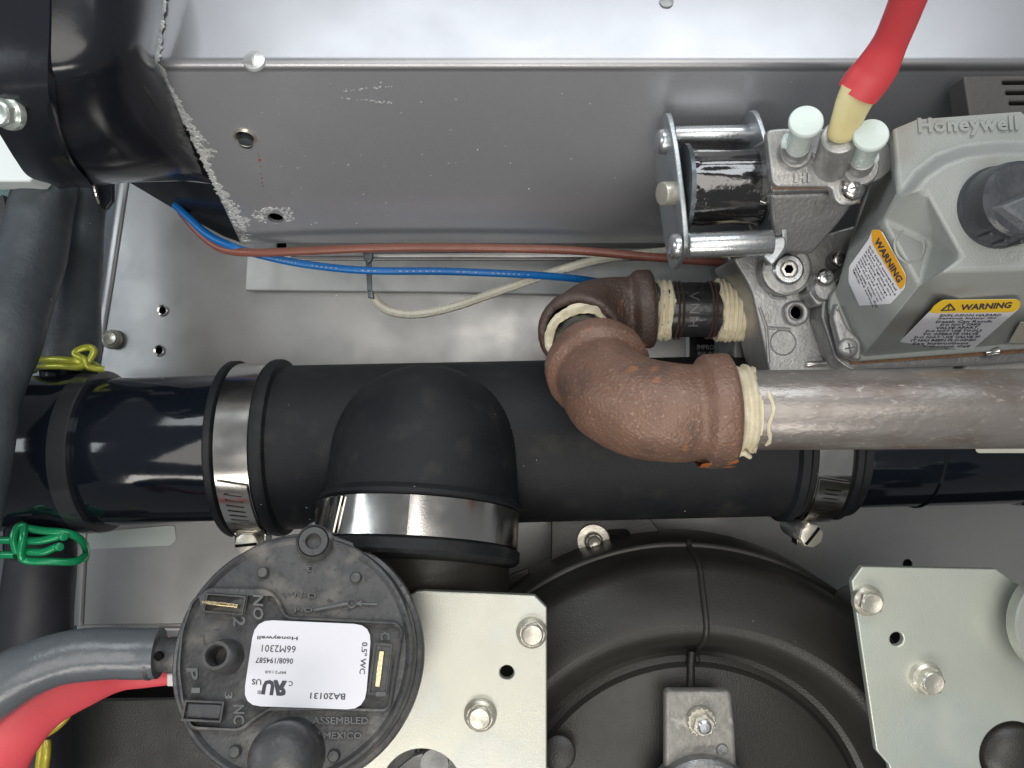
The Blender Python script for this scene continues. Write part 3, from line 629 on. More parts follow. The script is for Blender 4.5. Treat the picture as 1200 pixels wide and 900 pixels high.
zr = Plane(W(1100, 780, .6), (.03, .0, 1))
zc = thing('mounting_plate', 'greenish zinc mounting plate with clipped corners at the bottom right', 'metal plate', zr.px(1100, 800))
b = MB().slab(zr, [(998, 681), (1010, 664), (1168, 667), (1186, 680), (1300, 740), (1300, 1000), (1060, 1000), (1042, 897), (1027, 880)], .09, holes=[zr.circ(1051, 749, .075), zr.circ(1187, 885, .37, 48)], bev=.018, rnd=.02)
b.build('plate', M['zincg'], zc)
hexbolt(zc, zr.px(1015, 703), (.04, .0, 1), .17, M['bolt'], h=.15); hexbolt(zc, zr.px(1084, 794), (.04, 0, 1), .18, M['bolt'], h=.17, tilt=.1)
t = thing('round_fitting', 'pale ringed round fitting cut off by the right edge below the iron pipe', 'fitting', W(1240, 730, .9))
MB().lathe([(.61, -.1), (.61, .05), (.59, .07), (.50, .07), (.48, .04), (.48, -.1)], W(1253, 731, .9), (0, 0, 1), 64, cap=False).build('ring', mat('pale_ring', (.42, .44, .40), .4, .3, vs=2), t)
MB().lathe([(.49, -.2), (.49, -.05), (.02, -.03)], W(1253, 731, .9), (0, 0, 1), 64).build('inner_face', M['teal'], t)
t = thing('black_grommet', 'black rubber grommet inside the large hole at the bottom right corner', 'grommet', W(1187, 885, .3))
MB().lathe([(.40, -.6), (.40, .0), (.34, .08), (.2, .14), (.02, .16)], W(1188, 887, .42), (0, 0, 1), 48).build('grommet_body', M['blower'], t)
MB().slab(Z(.2), [(1040, 896), (1060, 896), (1062, 960), (1040, 960)], .1).build('edge_lug', M['blower'], bw)

# ================================================================== pressure switch
O = W(345, 767, 1.7); N = (W(345, 767, 1.7)-W(358, 770, 1.1)).normalized()
SP = Plane(O, N); sw = thing('pressure_switch', 'round grey-black pressure switch with white printed label, spade terminals and ports', 'pressure switch', W(358, 770, 1.1))
Rf = 1.375*(D-1.7)/D
b = MB().lathe([(Rf*.9, -.75), (Rf*.98, -.62), (Rf*1.085, -.60), (Rf*1.09, -.56), (Rf*1.09, -.36), (Rf*1.07, -.30), (Rf*1.035, -.29), (Rf*1.03, -.25), (Rf*1.02, -.06), (Rf*1.0, -.01), (Rf*.975, 0), (Rf*.955, -.02), (Rf*.94, -.035), (.02, -.035)], O, N, 128, disp=lambda p, hh, a: .006*noise.noise(p*2))
b.build('switch_body', M['switch'], sw, smooth=30)
# raised platform with terminal openings
def rect(pl, c, u, v, w, h_):
    C = pl.uv(pl.px(*c)); U = V(pl.uv(pl.px(*u)))-V(C); U.normalize(); Vv = V((-U.y, U.x))
    return [tuple(V(C)+U*w/2*i+Vv*h_/2*j) for i, j in ((-1, -1), (1, -1), (1, 1), (-1, 1))]
r1 = rect(SP, (266, 709), (290, 711), 0, .34, .14); r2 = rect(SP, (241, 833), (262, 834), 0, .32, .14); r3 = rect(SP, (447, 784), (445, 800), 0, .42, .135)
plat = [(226, 703), (248, 688), (316, 690), (329, 702), (337, 722), (466, 728), (474, 738), (459, 829), (452, 835), (322, 831), (300, 845), (284, 858), (224, 855), (214, 825), (209, 785), (213, 740)]
MB().slab(SP, plat, .12, holes=[r1, r2, r3], bev=.03, rnd=.07, lift=.07).build('raised_platform', M['switch'], sw, smooth=40)
def frame(c, u, w, h_, t_=.022, lift=.10):
    o_ = rect(SP, c, u, 0, w+2*t_, h_+2*t_); i_ = rect(SP, c, u, 0, w, h_); return MB().slab(SP, o_, .06, holes=[i_], bev=.01, lift=lift, uv=True)
for (c, u, w, h_) in (((266, 709), (290, 711), .34, .14), ((241, 833), (262, 834), .32, .14), ((447, 784), (445, 800), .42, .135)):
    frame(c, u, w, h_).build('terminal_frame', M['switch'], sw)
def blade(c, u, L_, hgt, w_=.028):
    P0 = SP.px(*c); U = (SP.px(*u)-P0).normalized(); Y_ = SP.N.cross(U)
    return MB().box(P0+SP.N*hgt/2, U*L_, Y_*w_, SP.N*hgt)
blade((264, 710), (288, 713), .34, .20, .035).build('spade_terminal', M['brass'], sw, bevel=.006)
blade((446, 784), (444, 800), .32, .12, .05).build('spade_terminal', M['brass'], sw, bevel=.006)
# ports, post and rivets
def port(x_, y_, R_, hgt, hole, name='port'):
    P0 = SP.px(x_, y_, hgt) - SP.N*hgt
    return MB().lathe([(R_*1.25, -.05), (R_*1.2, .04), (R_*1.02, .08), (R_, hgt-.05), (R_*.93, hgt), (hole*1.15, hgt), (hole, hgt-.03), (hole, .02), (.005, .02)], P0, SP.N, 40).build(name, M['switch'], sw)
    MB().lathe([(hole*.98, .025), (.005, .03)], P0, SP.N, 24).build('port_bore', M['dark'], sw)
port(253, 768, .135, .34, .085); port(367, 634, .15, .10, .07)
for (x_, y_, z_) in ((253, 768, .1), (367, 635, .05)):
    pass
P0 = SP.px(326, 890, .5)-SP.N*.5
MB().lathe([(.33, -.04), (.305, .05), (.30, .33), (.275, .43), (.21, .50), (.12, .53), (.01, .54)], P0, SP.N, 48).build('calibration_post', M['switch'], sw)
for (x_, y_) in ((308, 671), (417, 677), (275, 881), (391, 886)):
    MB().lathe([(.06, -.04), (.058, .0), (.045, .03), (.01, .035)], SP.px(x_, y_), SP.N, 20).build('rivet', M['switch'], sw)
# label and print
def z4(x_, y_): return (280+x_/5.625, 720+y_/5.625)
LP = Plane(O+N*.072, N)
lab = MB().slab(LP, [(299, 726), (436, 732), (428, 832), (284, 827)], .012, lift=.012, rnd=.17, bev=.003).build('white_label', M['paper'], sw)
LP = Plane(O+N*.084, N)
x = MB()
T = lambda s_, a, b_, c_, bold=.012, pl=LP: x.text(s_, z4(*a), z4(*b_), z4(*c_), pl, ext=.001, lift=.003, bold=bold)
T('BA20131', (702, 522), (472, 515), (698, 563)); T('C', (356, 440), (329, 439), (354, 473)); T('US', (148, 428), (86, 424), (146, 466))
T('66M2301', (376, 208), (153, 200), (372, 254), .0); T('0608/194587', (358, 290), (112, 283), (355, 327)); T('Honeywell', (388, 141), (122, 135), (386, 170), .02)
T('0.5" WC', (812, 182), (793, 392), (850, 185))
T('R', (228, 432), (318, 438), (248, 535), .05); T('U', (240, 436), (163, 428), (224, 534), .06)
x.build('printed_text', M['ink'], lab)
x = MB(); T('MP2168', (310, 375), (172, 370), (309, 394)); T('®', (152, 502), (120, 500), (151, 528)); x.build('faint_print', M['ink2'], lab)
# moulded lettering
x = MB(); E = lambda s_, a, b_, c_, l=.0, bold=.02: x.text(s_, a, b_, c_, SP, ext=.02, lift=l-.018, bold=bold)
E('ASSEMBLED', z4(485, 722), z4(855, 722), z4(488, 675)); E('IN MEXICO', z4(470, 818), z4(810, 822), z4(473, 772))
z6 = lambda a, b_: (210+a/4.138, 630+b_/4.138)
E('N-O', z6(560, 288), z6(665, 296), z6(563, 262)); E('3', z6(642, 140), z6(620, 137), z6(640, 165)); E('P-O', z6(560, 363), z6(650, 363), z6(560, 340))
E('NO', (297, 697), (297, 726), (309, 698), .10); E('2', (274, 723), (274, 734), (288, 723), .10); E('3', (264, 811), (264, 819), (273, 811), .10)
E('P', (219, 783), (220, 797), (232, 783), .10); E('1', (225, 806), (225, 812), (235, 806), .10)
E('NC', (274, 826), (274, 848), (287, 826), .10); E('C', (446, 741), (446, 750), (457, 741), .10); E('1', (441, 816), (452, 816), (441, 811), .10)
x.sweep([SP.px(*z6(655, 352)), SP.px(*z6(820, 318))], .018, 8); x.lathe([(.035, -.02), (.05, .0), (.035, .01)], SP.px(*z6(838, 318)), SP.N, 16, cap=False)
x.sweep([SP.px(*z6(858, 319)), SP.px(*z6(960, 323))], .010, 8); x.sweep([SP.px(*z6(862, 319)), SP.px(*z6(885, 308))], .010, 8); x.sweep([SP.px(*z6(862, 319)), SP.px(*z6(885, 330))], .010, 8)
x.build('moulded_lettering', M['emboss'], sw)
# side barb
a_ = W(222, 768, 1.15); b2 = W(178, 767, 1.2); ax = (b2-a_).normalized()
L_ = (b2-a_).length
bb = MB().lathe([(.18, 0), (.18, L_*.55), (.17, L_*.6), (.17, L_*.85), (.22, L_*.88), (.25, L_*.95), (.25, L_*1.05), (.12, L_*1.1)], a_, ax, 32)
bb = bb.build('side_port', M['switch'], sw)
MB().lathe([(.045, -.02), (.045, .015), (.01, .02)], W(186, 769, 1.395), (0, 0, 1), 16).build('port_hole', M['dark'], bb)
# silicone tube and red lead
t = thing('silicone_tube', 'translucent grey silicone tube pushed onto the side port of the pressure switch', 'tube', W(190, 768, 1.2))
pts, rad, _ = wpath([(187, 766, 1.2, .245), (160, 766, 1.22, .25), (120, 766, 1.3, .255), (75, 771, 1.4, .26), (35, 785, 1.5, .27), (0, 805, 1.55, .28), (-40, 835, 1.6, .28)], 12)
MB().sweep(pts, rad, 36, flat=(1, 1.0), disp=dn(2.2, .015, 2)).build('tube_body', M['tubegrey'], t)
t = thing('red_wire', 'wide coral red lead running from the pressure switch out at the bottom left', 'wire', W(200, 796, .8))
pts, rad, fl_ = wpath([(205, 793, .55, .09, 1.0, .9), (170, 794, .62, .11, .9, 1.0), (140, 794, .75, .14, .7, 1.1), (105, 804, .95, .18, .5, 1.15), (62, 824, 1.15, .215, .45, 1.1), (28, 852, 1.3, .24, .45, 1.1), (-2, 898, 1.4, .26, .5, 1.1), (-10, 960, 1.5, .28, .5, 1.1)], 12)
b = MB(); b.sweep(pts, rad, 36, flat=fl_); b.build('insulation', M['pink'], t)
MB().box(W(203, 795, .62), V((.10, 0, 0)), V((0, .14, 0)), V((0, 0, .12))).build('connector', M['whitepl'], t, bevel=.02)
MB().sweep([W(196, 754, .5), W(214, 753, .5)], .07, 16).build('insulation', M['pink'], t)

# ================================================================== wires across the box
t = thing('blue_wire', 'blue insulated wire with faint white print running under the box', 'wire', W(450, 315, -1.4))
bp_ = [(205, 240, -1.35), (222, 256, -1.3), (245, 276, -1.25), (275, 290, -1.2), (310, 300, -1.3), (360, 310, -1.35), (430, 317, -1.35), (520, 318, -1.4), (600, 321, -1.5), (660, 325, -1.7), (700, 330, -2.0)]
pts, _, _ = wpath([(*p, .04) for p in bp_], 12); MB().sweep(pts, [.052]*len(pts), 16).build('insulation', M['blue'], t)
x = MB(); random.seed(4)
for i in range(52, 100):
    p = pts[i]; p2 = pts[i+1]
    if random.random() < .7: x.box(p+(p2-p)*.4+V((0, -.008, .0525)), (p2-p)*.35, V((0, .012, 0)), V((0, 0, .004)))
x.build('faint_print', M['whiteink'], t)
t = thing('brown_wire', 'reddish brown insulated wire running along the lower edge of the box', 'wire', W(450, 295, -1.2))
bp_ = [(212, 248, -1.4), (236, 275, -1.35), (262, 292, -1.25), (300, 296, -1.15), (360, 294, -1.1), (430, 291, -1.1), (500, 290, -1.1), (600, 291, -1.1), (680, 294, -1.1), (760, 301, -1.1), (840, 307, -1.15), (900, 310, -1.2)]
pts, _, _ = wpath([(*p, .04) for p in bp_], 12); MB().sweep(pts, [.056]*len(pts), 16).build('insulation', M['brown'], t)
t = thing('braided_wire', 'white braided wire with a small metal spade terminal below the box', 'wire', W(440, 350, -1.9))
bp_ = [(438, 348, -2.0), (446, 358, -1.95), (462, 366, -1.9), (490, 368, -1.9), (530, 360, -1.9), (580, 343, -1.9), (640, 322, -1.8), (700, 305, -1.7), (770, 296, -1.6), (820, 292, -1.6)]
pts, _, _ = wpath([(*p, .04) for p in bp_], 30)
MB().sweep(pts, [.062]*len(pts), 18, disp=lambda p, t_, a: .007*math.sin(a*4+t_*260)*math.sin(a*4-t_*260)).build('braid', M['braid'], t)
term = MB(); term.slab(Z(-1.88), [(428, 300), (435, 300), (436, 340), (430, 340)], .04, bev=.01); term.slab(Z(-1.86), [(431, 340), (437, 341), (438, 350), (431, 349)], .09, bev=.02)
term.build('spade_terminal', M['darkplate'], t)
MB().slab(Z(-1.8), [(425, 296), (437, 296), (436, 305), (431, 309), (426, 304)], .10, bev=.02).build('terminal_tab', M['darkplate'], t)

# ================================================================== iron elbows, nipples and gas pipe
gas = thing('gas_piping', 'two brown iron pipe elbows with cream-smeared threads and a long steel gas pipe', 'gas pipe', W(740, 480, 1.6))
def bez(p0, p1, p2, n):
    return [p0*(1-t_)**2+p1*2*t_*(1-t_)+p2*t_*t_ for t_ in [i/n for i in range(n+1)]]
def elbow(pa, corner, pb, rb_, rc, cl, wall, m, name, off):
    """pa, pb: mouth centres; rb_ body radius; rc collar radius; cl collar length"""
    da = (pa-corner).normalized(); db = (pb-corner).normalized()
    qa = pa-da*cl; qb = pb-db*cl
    P_ = [pa-da*.15, pa-da*.02, pa, pa-da*.02, pa-da*.06]; Rr = [rc-wall-.01, rc-wall, rc-.05, rc-.012, rc]
    P_ += [pa-da*(cl-.06), pa-da*(cl-.02), pa-da*(cl+.02)]; Rr += [rc, rc-.015, rb_+.02]
    m_ = bez(pa-da*(cl+.06), corner, pb-db*(cl+.06), 44)
    P_ += m_; Rr += [rb_+.03*math.sin(math.pi*i/44) for i in range(45)]
    P_ += [pb-db*(cl+.02), pb-db*(cl-.02), pb-db*(cl-.06), pb-db*.06, pb-db*.02, pb, pb-db*.02, pb-db*.15]; Rr += [rb_+.02, rc-.015, rc, rc, rc-.012, rc-.05, rc-wall, rc-wall-.01]
    # explicit tangents: sweep by hand so mouths stay square
    b = MB(); seg = 96; vs = []; u = None; n = len(P_)
    for i in range(n):
        if i < 8: T_ = -da
        elif i >= n-8: T_ = db
        else: T_ = (P_[min(i+1, n-9)]-P_[max(i-1, 8)]).normalized()
        if u is None: u = T_.orthogonal().normalized()
        u = (u-T_*u.dot(T_)).normalized(); w_ = T_.cross(u)
        for k in range(seg):
            a = 6.28318*k/seg; d = u*math.cos(a)+w_*math.sin(a); p = P_[i]+d*Rr[i]
            p += d*(.020*noise.noise(p*2.2+V((off, 0, 0)))+.006*noise.noise(p*9+V((off, 0, 0)))+.004*noise.noise(p*22)); vs.append(p)
    b.add(vs, [(i*seg+k, i*seg+(k+1) % seg, (i+1)*seg+(k+1) % seg, (i+1)*seg+k) for i in range(n-1) for k in range(seg)])
    return b.build(name, m, gas, smooth=50)
c1 = W(688, 366, -.75); a1 = W(678, 394, .05); b1 = W(765, 361, -.72)
el1 = elbow(a1, c1, b1, .42, .50, .24, .10, M['iron2'], 'elbow', 1)
c2 = W(722, 487, 1.62); a2 = W(697, 425, .68); b2_ = W(855, 481, 1.62)
el2 = elbow(a2, c2, b2_, .465, .555, .28, .12, M['iron'], 'elbow', 5)
el2['label'] = 'nearer, larger reddish-brown elbow'; el1['label'] = 'farther, darker elbow'
# rust bead under the near collar
b = MB(); random.seed(3)
for i in range(90):
    a = random.gauss(0, .28); p = b2_+V((-.02-random.random()*.26, 0, 0)); d = V((0, -math.cos(a), math.sin(a)))
    b.lathe([(random.uniform(.02, .07), -.006), (.015, .004), (.005, .005)], p+d*.548, d, 7)
b.build('rust_patch', M['rust'], gas)
def dopes(pa, pb, R_, n, amp, seed, m=M['dope']):
    """threads smeared with pipe dope: ridged, uneven sleeve"""
    b = MB(); L_ = (pb-pa).length; prof = []
    k = n*8
    for i in range(k+1):
        t_ = i/k; prof.append((R_+amp*(.3+.35*math.cos(2*math.pi*n*t_)), L_*t_))
    def dd(p, hh, a):
        t_ = hh/L_; c2 = V((math.cos(a), math.sin(a), 0))*1.7
        e = min(t_, 1-t_)*L_; rag = .035+.045*noise.noise(c2+V((0, 0, seed+7*(t_ > .5))))
        v = .018*noise.noise(p*5+V((seed, 0, 0)))+.014*noise.noise(V((c2.x*1.3, c2.y*1.3, hh*14+seed)))+.010*noise.noise(p*19)
        return v-(.07 if e < rag else 0)
    b.lathe(prof, pa, pb-pa, 96, cap=False, disp=dd)
    return b
ca = (a2-a1)
nip = MB().cyl(a1-ca.normalized()*.25, a2+ca.normalized()*.2, .315, seg=40); nip.build('nipple', M['nipple'], gas)
dopes(a1-ca.normalized()*.06, a1+ca.normalized()*.10, .385, 3, .03, 3).build('pipe_dope', M['dope'], gas)
dopes(a2-ca.normalized()*.10, a2+ca.normalized()*.02, .33, 2, .03, 8).build('pipe_dope', M['dope'], gas)
n1 = W(768, 363, -.72); n2 = W(888, 363, -.72)
MB().cyl(n1-V((.2, 0, 0)), n2+V((.1, 0, 0)), .345, seg=48, bev=.01).build('nipple', M['nipple'], gas)
dopes(W(763, 363, -.72), W(788, 364, -.72), .355, 4, .045, 1).build('pipe_dope', M['dope'], gas)
dopes(W(835, 364, -.72), W(880, 364, -.72), .362, 9, .042, 2).build('pipe_dope', M['dope'], gas)
for x_ in (790, 795, 829, 833): MB().lathe([(.345, -.015), (.37, 0), (.345, .015)], W(x_, 363.5, -.72), (1, 0, 0), 48, cap=False).build('thread_ring', M['iron2'], gas)
PN = Plane(W(810, 363, -.72)+V((0, 0, .352)), (0, 0, 1)); x = MB()
for i, ch in enumerate('VNH'): x.text(ch, (819, 345+i*14), (819, 355+i*14), (806, 345+i*14), PN, ext=.004, lift=.0, bold=.0) if False else x.text(ch, (808, 341+i*15), (808, 352+i*15), (820, 341+i*15), PN, ext=.006, lift=-.004)
def wrapz(p):
    c_ = W(810, 363, -.72); dy = max(-.34, min(.34, p.y-c_.y)); return V((p.x, p.y, c_.z+math.sqrt(.345**2-dy*dy)+(p.z-(c_.z+.352))+.006))
x.move(wrapz).build('stamped_letters', mat('stamped_mark', (.15, .15, .16), .4, .3, vs=8), gas)
dopes(W(849, 481, 1.62), W(884, 480.5, 1.62), .41, 3, .05, 6).build('pipe_dope', M['dope'], gas)
b = MB().sweep([W(858, 535, 1.75), W(865, 532, 1.85), W(872, 531, 1.85), W(879, 536, 1.8)], [.02, .035, .03, .02], 10, disp=dn(8, .02))
b.build('pipe_dope', M['dope'], gas)
# streak of dope on the pipe
gp0, gp1 = W(870, 480.5, 1.62), W(1360, 478, 1.62); RP = .388
MB().cyl(gp0, gp1, RP, seg=72, bev=.01).build('gas_pipe', M['gaspipe'], gas)
c_ = W(889, 480, 1.62); pth = []
for i in range(12):
    a = -1.0+i*.135; pth.append(c_+V((.02*math.sin(i), math.sin(a)*(RP+.004), math.cos(a)*(RP+.004))))
MB().sweep(pth, [.012+.012*abs(math.sin(i*1.7)) for i in range(12)], 8).build('pipe_dope', M['dope'], gas)

# ================================================================== gas valve
gv = thing('gas_valve', 'grey gas control valve with a painted cover, warning labels and dark knob', 'gas valve', W(1080, 370, 0))
# inlet boss behind the nipple
b = MB(); ax0 = W(872, 364, -.72)
b.lathe([(.50, 0), (.53, .03), (.53, .25), (.60, .30), (.62, .8)], W(878, 364, -.72), (1, 0, 0), 8, phase=.3); b.build('inlet_boss', M['castd'], gv, bevel=.02)
b = MB().slab(Z(-.95), [(850, 296), (1000, 296), (1000, 440), (868, 440), (858, 420), (862, 330)], 1.0, rnd=.08, bev=.05); b.build('lower_casting', M['castd'], gv)
MB().slab(Z(-1.2), [(862, 398), (905, 398), (905, 440), (868, 440)], .6, bev=.1).build('port_lug', M['castd'], gv)
BP = Z(.1)
bpo = [(858, 302), (888, 296), (1010, 262), (1330, 262), (1330, 452), (903, 440), (899, 420), (882, 345), (875, 330)]
MB().slab(BP, bpo, .9, bev=.03, rnd=.06).build('base_plate', M['cast'], gv)
# boss around the hex_plug
def boss(x_, y_, z0, z1, R_, mt, name='boss', seg=36, fr=True): return MB().lathe([(R_*1.06, 0), (R_, .05), (R_, z1-z0-.04), (R_-.03, z1-z0), (.01, z1-z0)], W(x_, y_, z1)-V((0, 0, z1-z0)), (0, 0, 1), seg).build(name, mt, gv)
boss(922, 316, -.1, .30, .29, M['cast'])
c = W(923, 316, .30)
pg = MB().lathe([(.175, -.02), (.175, .03), (.15, .05), (.105, .05), (.10, .0), (.10, -.08)], c, (0, 0, 1), 32, cap=False).build('hex_plug', M['rod'], gv)
MB().lathe([(.09, .0), (.085, .045), (.055, .045)], c, (0, 0, 1), 6, cap=False).build('hex_socket', M['steel'], pg); MB().lathe([(.055, .03), (.01, .03)], c, (0, 0, 1), 6).build('socket_floor', M['steel'], pg)
MB().lathe([(.26, 0), (.285, .012), (.26, .02)], c-V((0, 0, .01)), (0, 0, 1), 40, cap=False).build('boss_ring', M['cast'], gv)
boss(968, 338, .1, .50, .15, M['cast']); MB().slab(Z(.45), [(948, 345), (955, 318), (985, 330), (985, 350), (958, 360)], .4, rnd=.05, bev=.03).build('boss_web', M['cast'], gv)
screw(gv, W(967, 325, .52), (0, .1, 1), .10, M['steel'], ang=.2); screw(gv, W(983, 304, .3), (0, .1, 1), .09, M['steel'], ang=.9)
MB().lathe([(.12, -.05), (.12, .03), (.11, .05)], W(983, 305, .2), (0, 0, 1), 24).build('boss', M['cast'], gv)
# ear with hole
ear = BP
MB().slab(Z(.20), [(919, 360), (927, 352), (942, 352), (950, 362), (948, 376), (936, 383), (922, 378)], .14, holes=[Z(.20).circ(934, 366, .075)], rnd=.12, bev=.03).build('lug', M['cast'], gv)
MB().lathe([(.075, 0), (.01, 0)], W(934, 366, .105), (0, 0, 1), 20).build('lug_hole', M['dark'], gv)
MB().lathe([(.135, 0), (.145, .012), (.155, 0)], W(917.5, 401.5, .1), (0, 0, 1), 40, cap=False).build('cast_circle', M['cast'], gv)
MB().sweep([W(890, 360, .1), W(898, 383, .1), W(901, 425, .1)], .02, 8).sweep([W(898, 384, .1), W(926, 386, .1)], .02, 8).sweep([W(890, 330, .1), W(905, 348, .1), W(922, 350, .1)], .02, 8).build('cast_ridges', M['cast'], gv)
x = MB(); x.text('NI', (894, 363), (905, 363), (894, 378), BP, ext=.01, lift=.0, bold=.02); x.text('C', (882, 313), (882, 304), (890, 313), BP, ext=.01, lift=0); x.build('cast_lettering', M['cast'], gv)
MB().cyl(W(945, 427, .15), W(968, 426, .15), .035, seg=12).build('pin', M['steel'], gv)
# mid block under the HI plate
HPn = V((.0, -.10, 1)); HP = Plane(W(960, 190, 1.45), HPn)
mbk = MB().slab(Plane(W(960, 210, 1.33), HPn), [(903, 226), (1010, 222), (1046, 200), (1040, 168), (905, 155)], 2.2, rnd=.06, bev=.03); mbk.build('regulator_block', M['castd'], gv)
MB().slab(Plane(W(940, 232, 1.2), (0, -.85, 1)), [(902, 228), (975, 226), (980, 236), (1000, 240), (984, 262), (950, 300), (908, 296)], 1.0, rnd=.05, bev=.04).build('web', M['castd'], gv)
MB().sweep([W(962, 238, 1.2), W(946, 270, .75), W(930, 296, .45)], .05, 10).build('rib', M['cast'], gv)
MB().slab(Plane(W(960, 225, 1.345), HPn), [(906, 222), (975, 221), (984, 238), (1008, 238), (1010, 214), (1034, 195), (1000, 155), (906, 158)], .02, bev=.004).build('cork_gasket', M['gasket'], gv)
hip = [(898, 152), (915, 150), (1000, 150), (1040, 165), (1049, 180), (1047, 198), (1030, 212), (1012, 214), (1015, 224), (1006, 239), (986, 241), (977, 233), (975, 219), (912, 219), (905, 214)]
MB().slab(HP, hip, .12, rnd=.06, bev=.025).build('hi_plate', M['cast'], gv)
x = MB(); x.text('HI', (930, 214), (949, 214), (930, 203), HP, ext=.03, lift=0, bold=.04); x.text('7', (917, 213), (922, 212), (917, 205), HP, ext=.008, lift=0); x.build('cast_lettering', M['cast'], gv)
screw(gv, HP.px(998, 221, .0), HPn, .125, M['steel'], ang=.3, h=.10)
# three towers
def tower(x0, y0, z0, x1, y1, z1, R_, mt, name, R2=None): return MB().cyl(W(x0, y0, z0), W(x1, y1, z1), R_, r2=R2 or R_, seg=40, bev=.03).build(name, mt, gv)
tower(973, 196, 1.4, 984, 160, 2.0, .17, M['cast'], 'tower'); MB().slab(HP, [(945, 176), (1002, 180), (1000, 196), (975, 204), (955, 198)], .2, lift=.06, rnd=.08, bev=.05).build('tower_web', M['cast'], gv)
MB().lathe([(.165, 0), (.165, .07), (.15, .10), (.10, .10)], HP.px(929, 180), HPn, 40).build('tower_base', M['cast'], gv)
MB().lathe([(.19, 0), (.19, .07), (.17, .10), (.10, .10)], HP.px(1004, 197), HPn, 40).build('tower_base', M['cast'], gv)
tower(931, 180, 1.5, 935, 170, 1.75, .125, M['cast'], 'tower'); tower(1007, 195, 1.5, 1011, 185, 1.75, .125, M['cast'], 'tower')
def cap(x0, y0, x1, y1, tab, label):
    a, b_ = W(x0, y0, 1.62), W(x1, y1, 2.18); ax = (b_-a); L = ax.length
    k = thing('port_cap', label, 'cap', a, 'milky plastic caps on the valve ports')
    MB().lathe([(.105, 0), (.11, .05), (.115, L-.10), (.13, L-.07), (.152, L-.05), (.155, L-.02), (.145, L), (.01, L+.01)], a, ax, 40).build('cap_body', M['cap'], k)
    q = W(*tab, 1.72); MB().sweep([a+ax*.3, q], [.07, .06], 16, flat=(1, 1.2)).build('cap_tab', M['cap'], k)
cap(932, 178, 945, 141, (918, 165), 'milky plastic cap on the left port, beside the shiny black coil')
cap(1009, 192, 1021, 157, (1024, 186), 'milky plastic cap on the right port, next to the painted valve cover')
# black vented box behind
t = thing('vented_box', 'dark grey plastic box with louvre slots at the top right edge behind the valve cover', 'vented box', W(1170, 115, .3))
vp = Z(1.15); sl_ = [roundp(vp.poly([(x0, y0), (1260, y0-1), (1260, y0+3), (x0, y0+4)]), .02) for x0, y0 in ((1175, 95), (1179, 107), (1183, 119))]
MB().slab(vp, [(1129, 89), (1330, 87), (1330, 200), (1146, 200)], .3, holes=sl_, bev=.02, rnd=.03).build('louvred_face', M['vent'], t)
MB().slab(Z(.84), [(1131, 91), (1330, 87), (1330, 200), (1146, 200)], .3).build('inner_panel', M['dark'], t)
# painted cover: faceted shell
cv = {
 'a': (1046, 152, 1.78), 'a2': (1075, 140, 1.80), 'b': (1196, 131, 1.80), 'b2': (1206, 140, 1.80), 'b3': (1340, 140, 1.8),
 'h2': (1085, 226, 1.98), 'h3': (1104, 262, 1.98), 'h4': (1126, 300, 1.98), 'd': (1104, 318, 1.98), 'd3': (1340, 312, 1.98),
 'e': (1034, 257, 1.60), 'g': (1078, 337, 1.55), 'i1': (1054, 228, 1.84), 'o1': (1074, 202, 1.80), 'o2': (1098, 184, 1.79), 'o3': (1128, 173, 1.79), 'o4': (1170, 168, 1.79), 'o5': (1340, 168, 1.79), 'p0': (1070, 227, 1.98), 'p1': (1086, 207, 1.98), 'p2': (1108, 192, 1.98), 'p3': (1134, 183, 1.98), 'p4': (1172, 179, 1.98), 'p5': (1340, 179, 1.98), 'm': (1092, 284, 1.50),
 'B1': (1034, 180, .60), 'B2': (995, 290, .62), 'B3': (979, 345, .60), 'B4': (1010, 418, .60), 'B5': (1163, 405, .60), 'B6': (1340, 385, .60)}
K = list(cv); vs = [W(*cv[k]) for k in K]; ix = {k: i for i, k in enumerate(K)}
fc = [('a', 'a2', 'b', 'b2', 'b3', 'o5', 'o4', 'o3', 'o2', 'o1', 'i1'), ('i1', 'o1', 'p1', 'p0'), ('o1', 'o2', 'p2', 'p1'), ('o2', 'o3', 'p3', 'p2'), ('o3', 'o4', 'p4', 'p3'), ('o4', 'o5', 'p5', 'p4'), ('p0', 'p1', 'p2', 'p3', 'p4', 'p5', 'd3', 'd', 'h4', 'h3', 'h2'), ('i1', 'p0', 'h2', 'm', 'e'), ('h2', 'h3', 'm'), ('h3', 'h4', 'm'), ('h4', 'g', 'm'), ('g', 'e', 'm'), ('h4', 'd', 'g'),
      ('a', 'i1', 'e', 'B2', 'B1'), ('e', 'g', 'B3', 'B2'), ('g', 'B4', 'B3'), ('g', 'd', 'B5', 'B4'), ('d', 'd3', 'B6', 'B5')]
b = MB(); b.add(vs, [tuple(ix[k] for k in f) for f in fc])
b.build('painted_cover', M['cover'], gv, bevel=.055, seg=4, smooth=60)
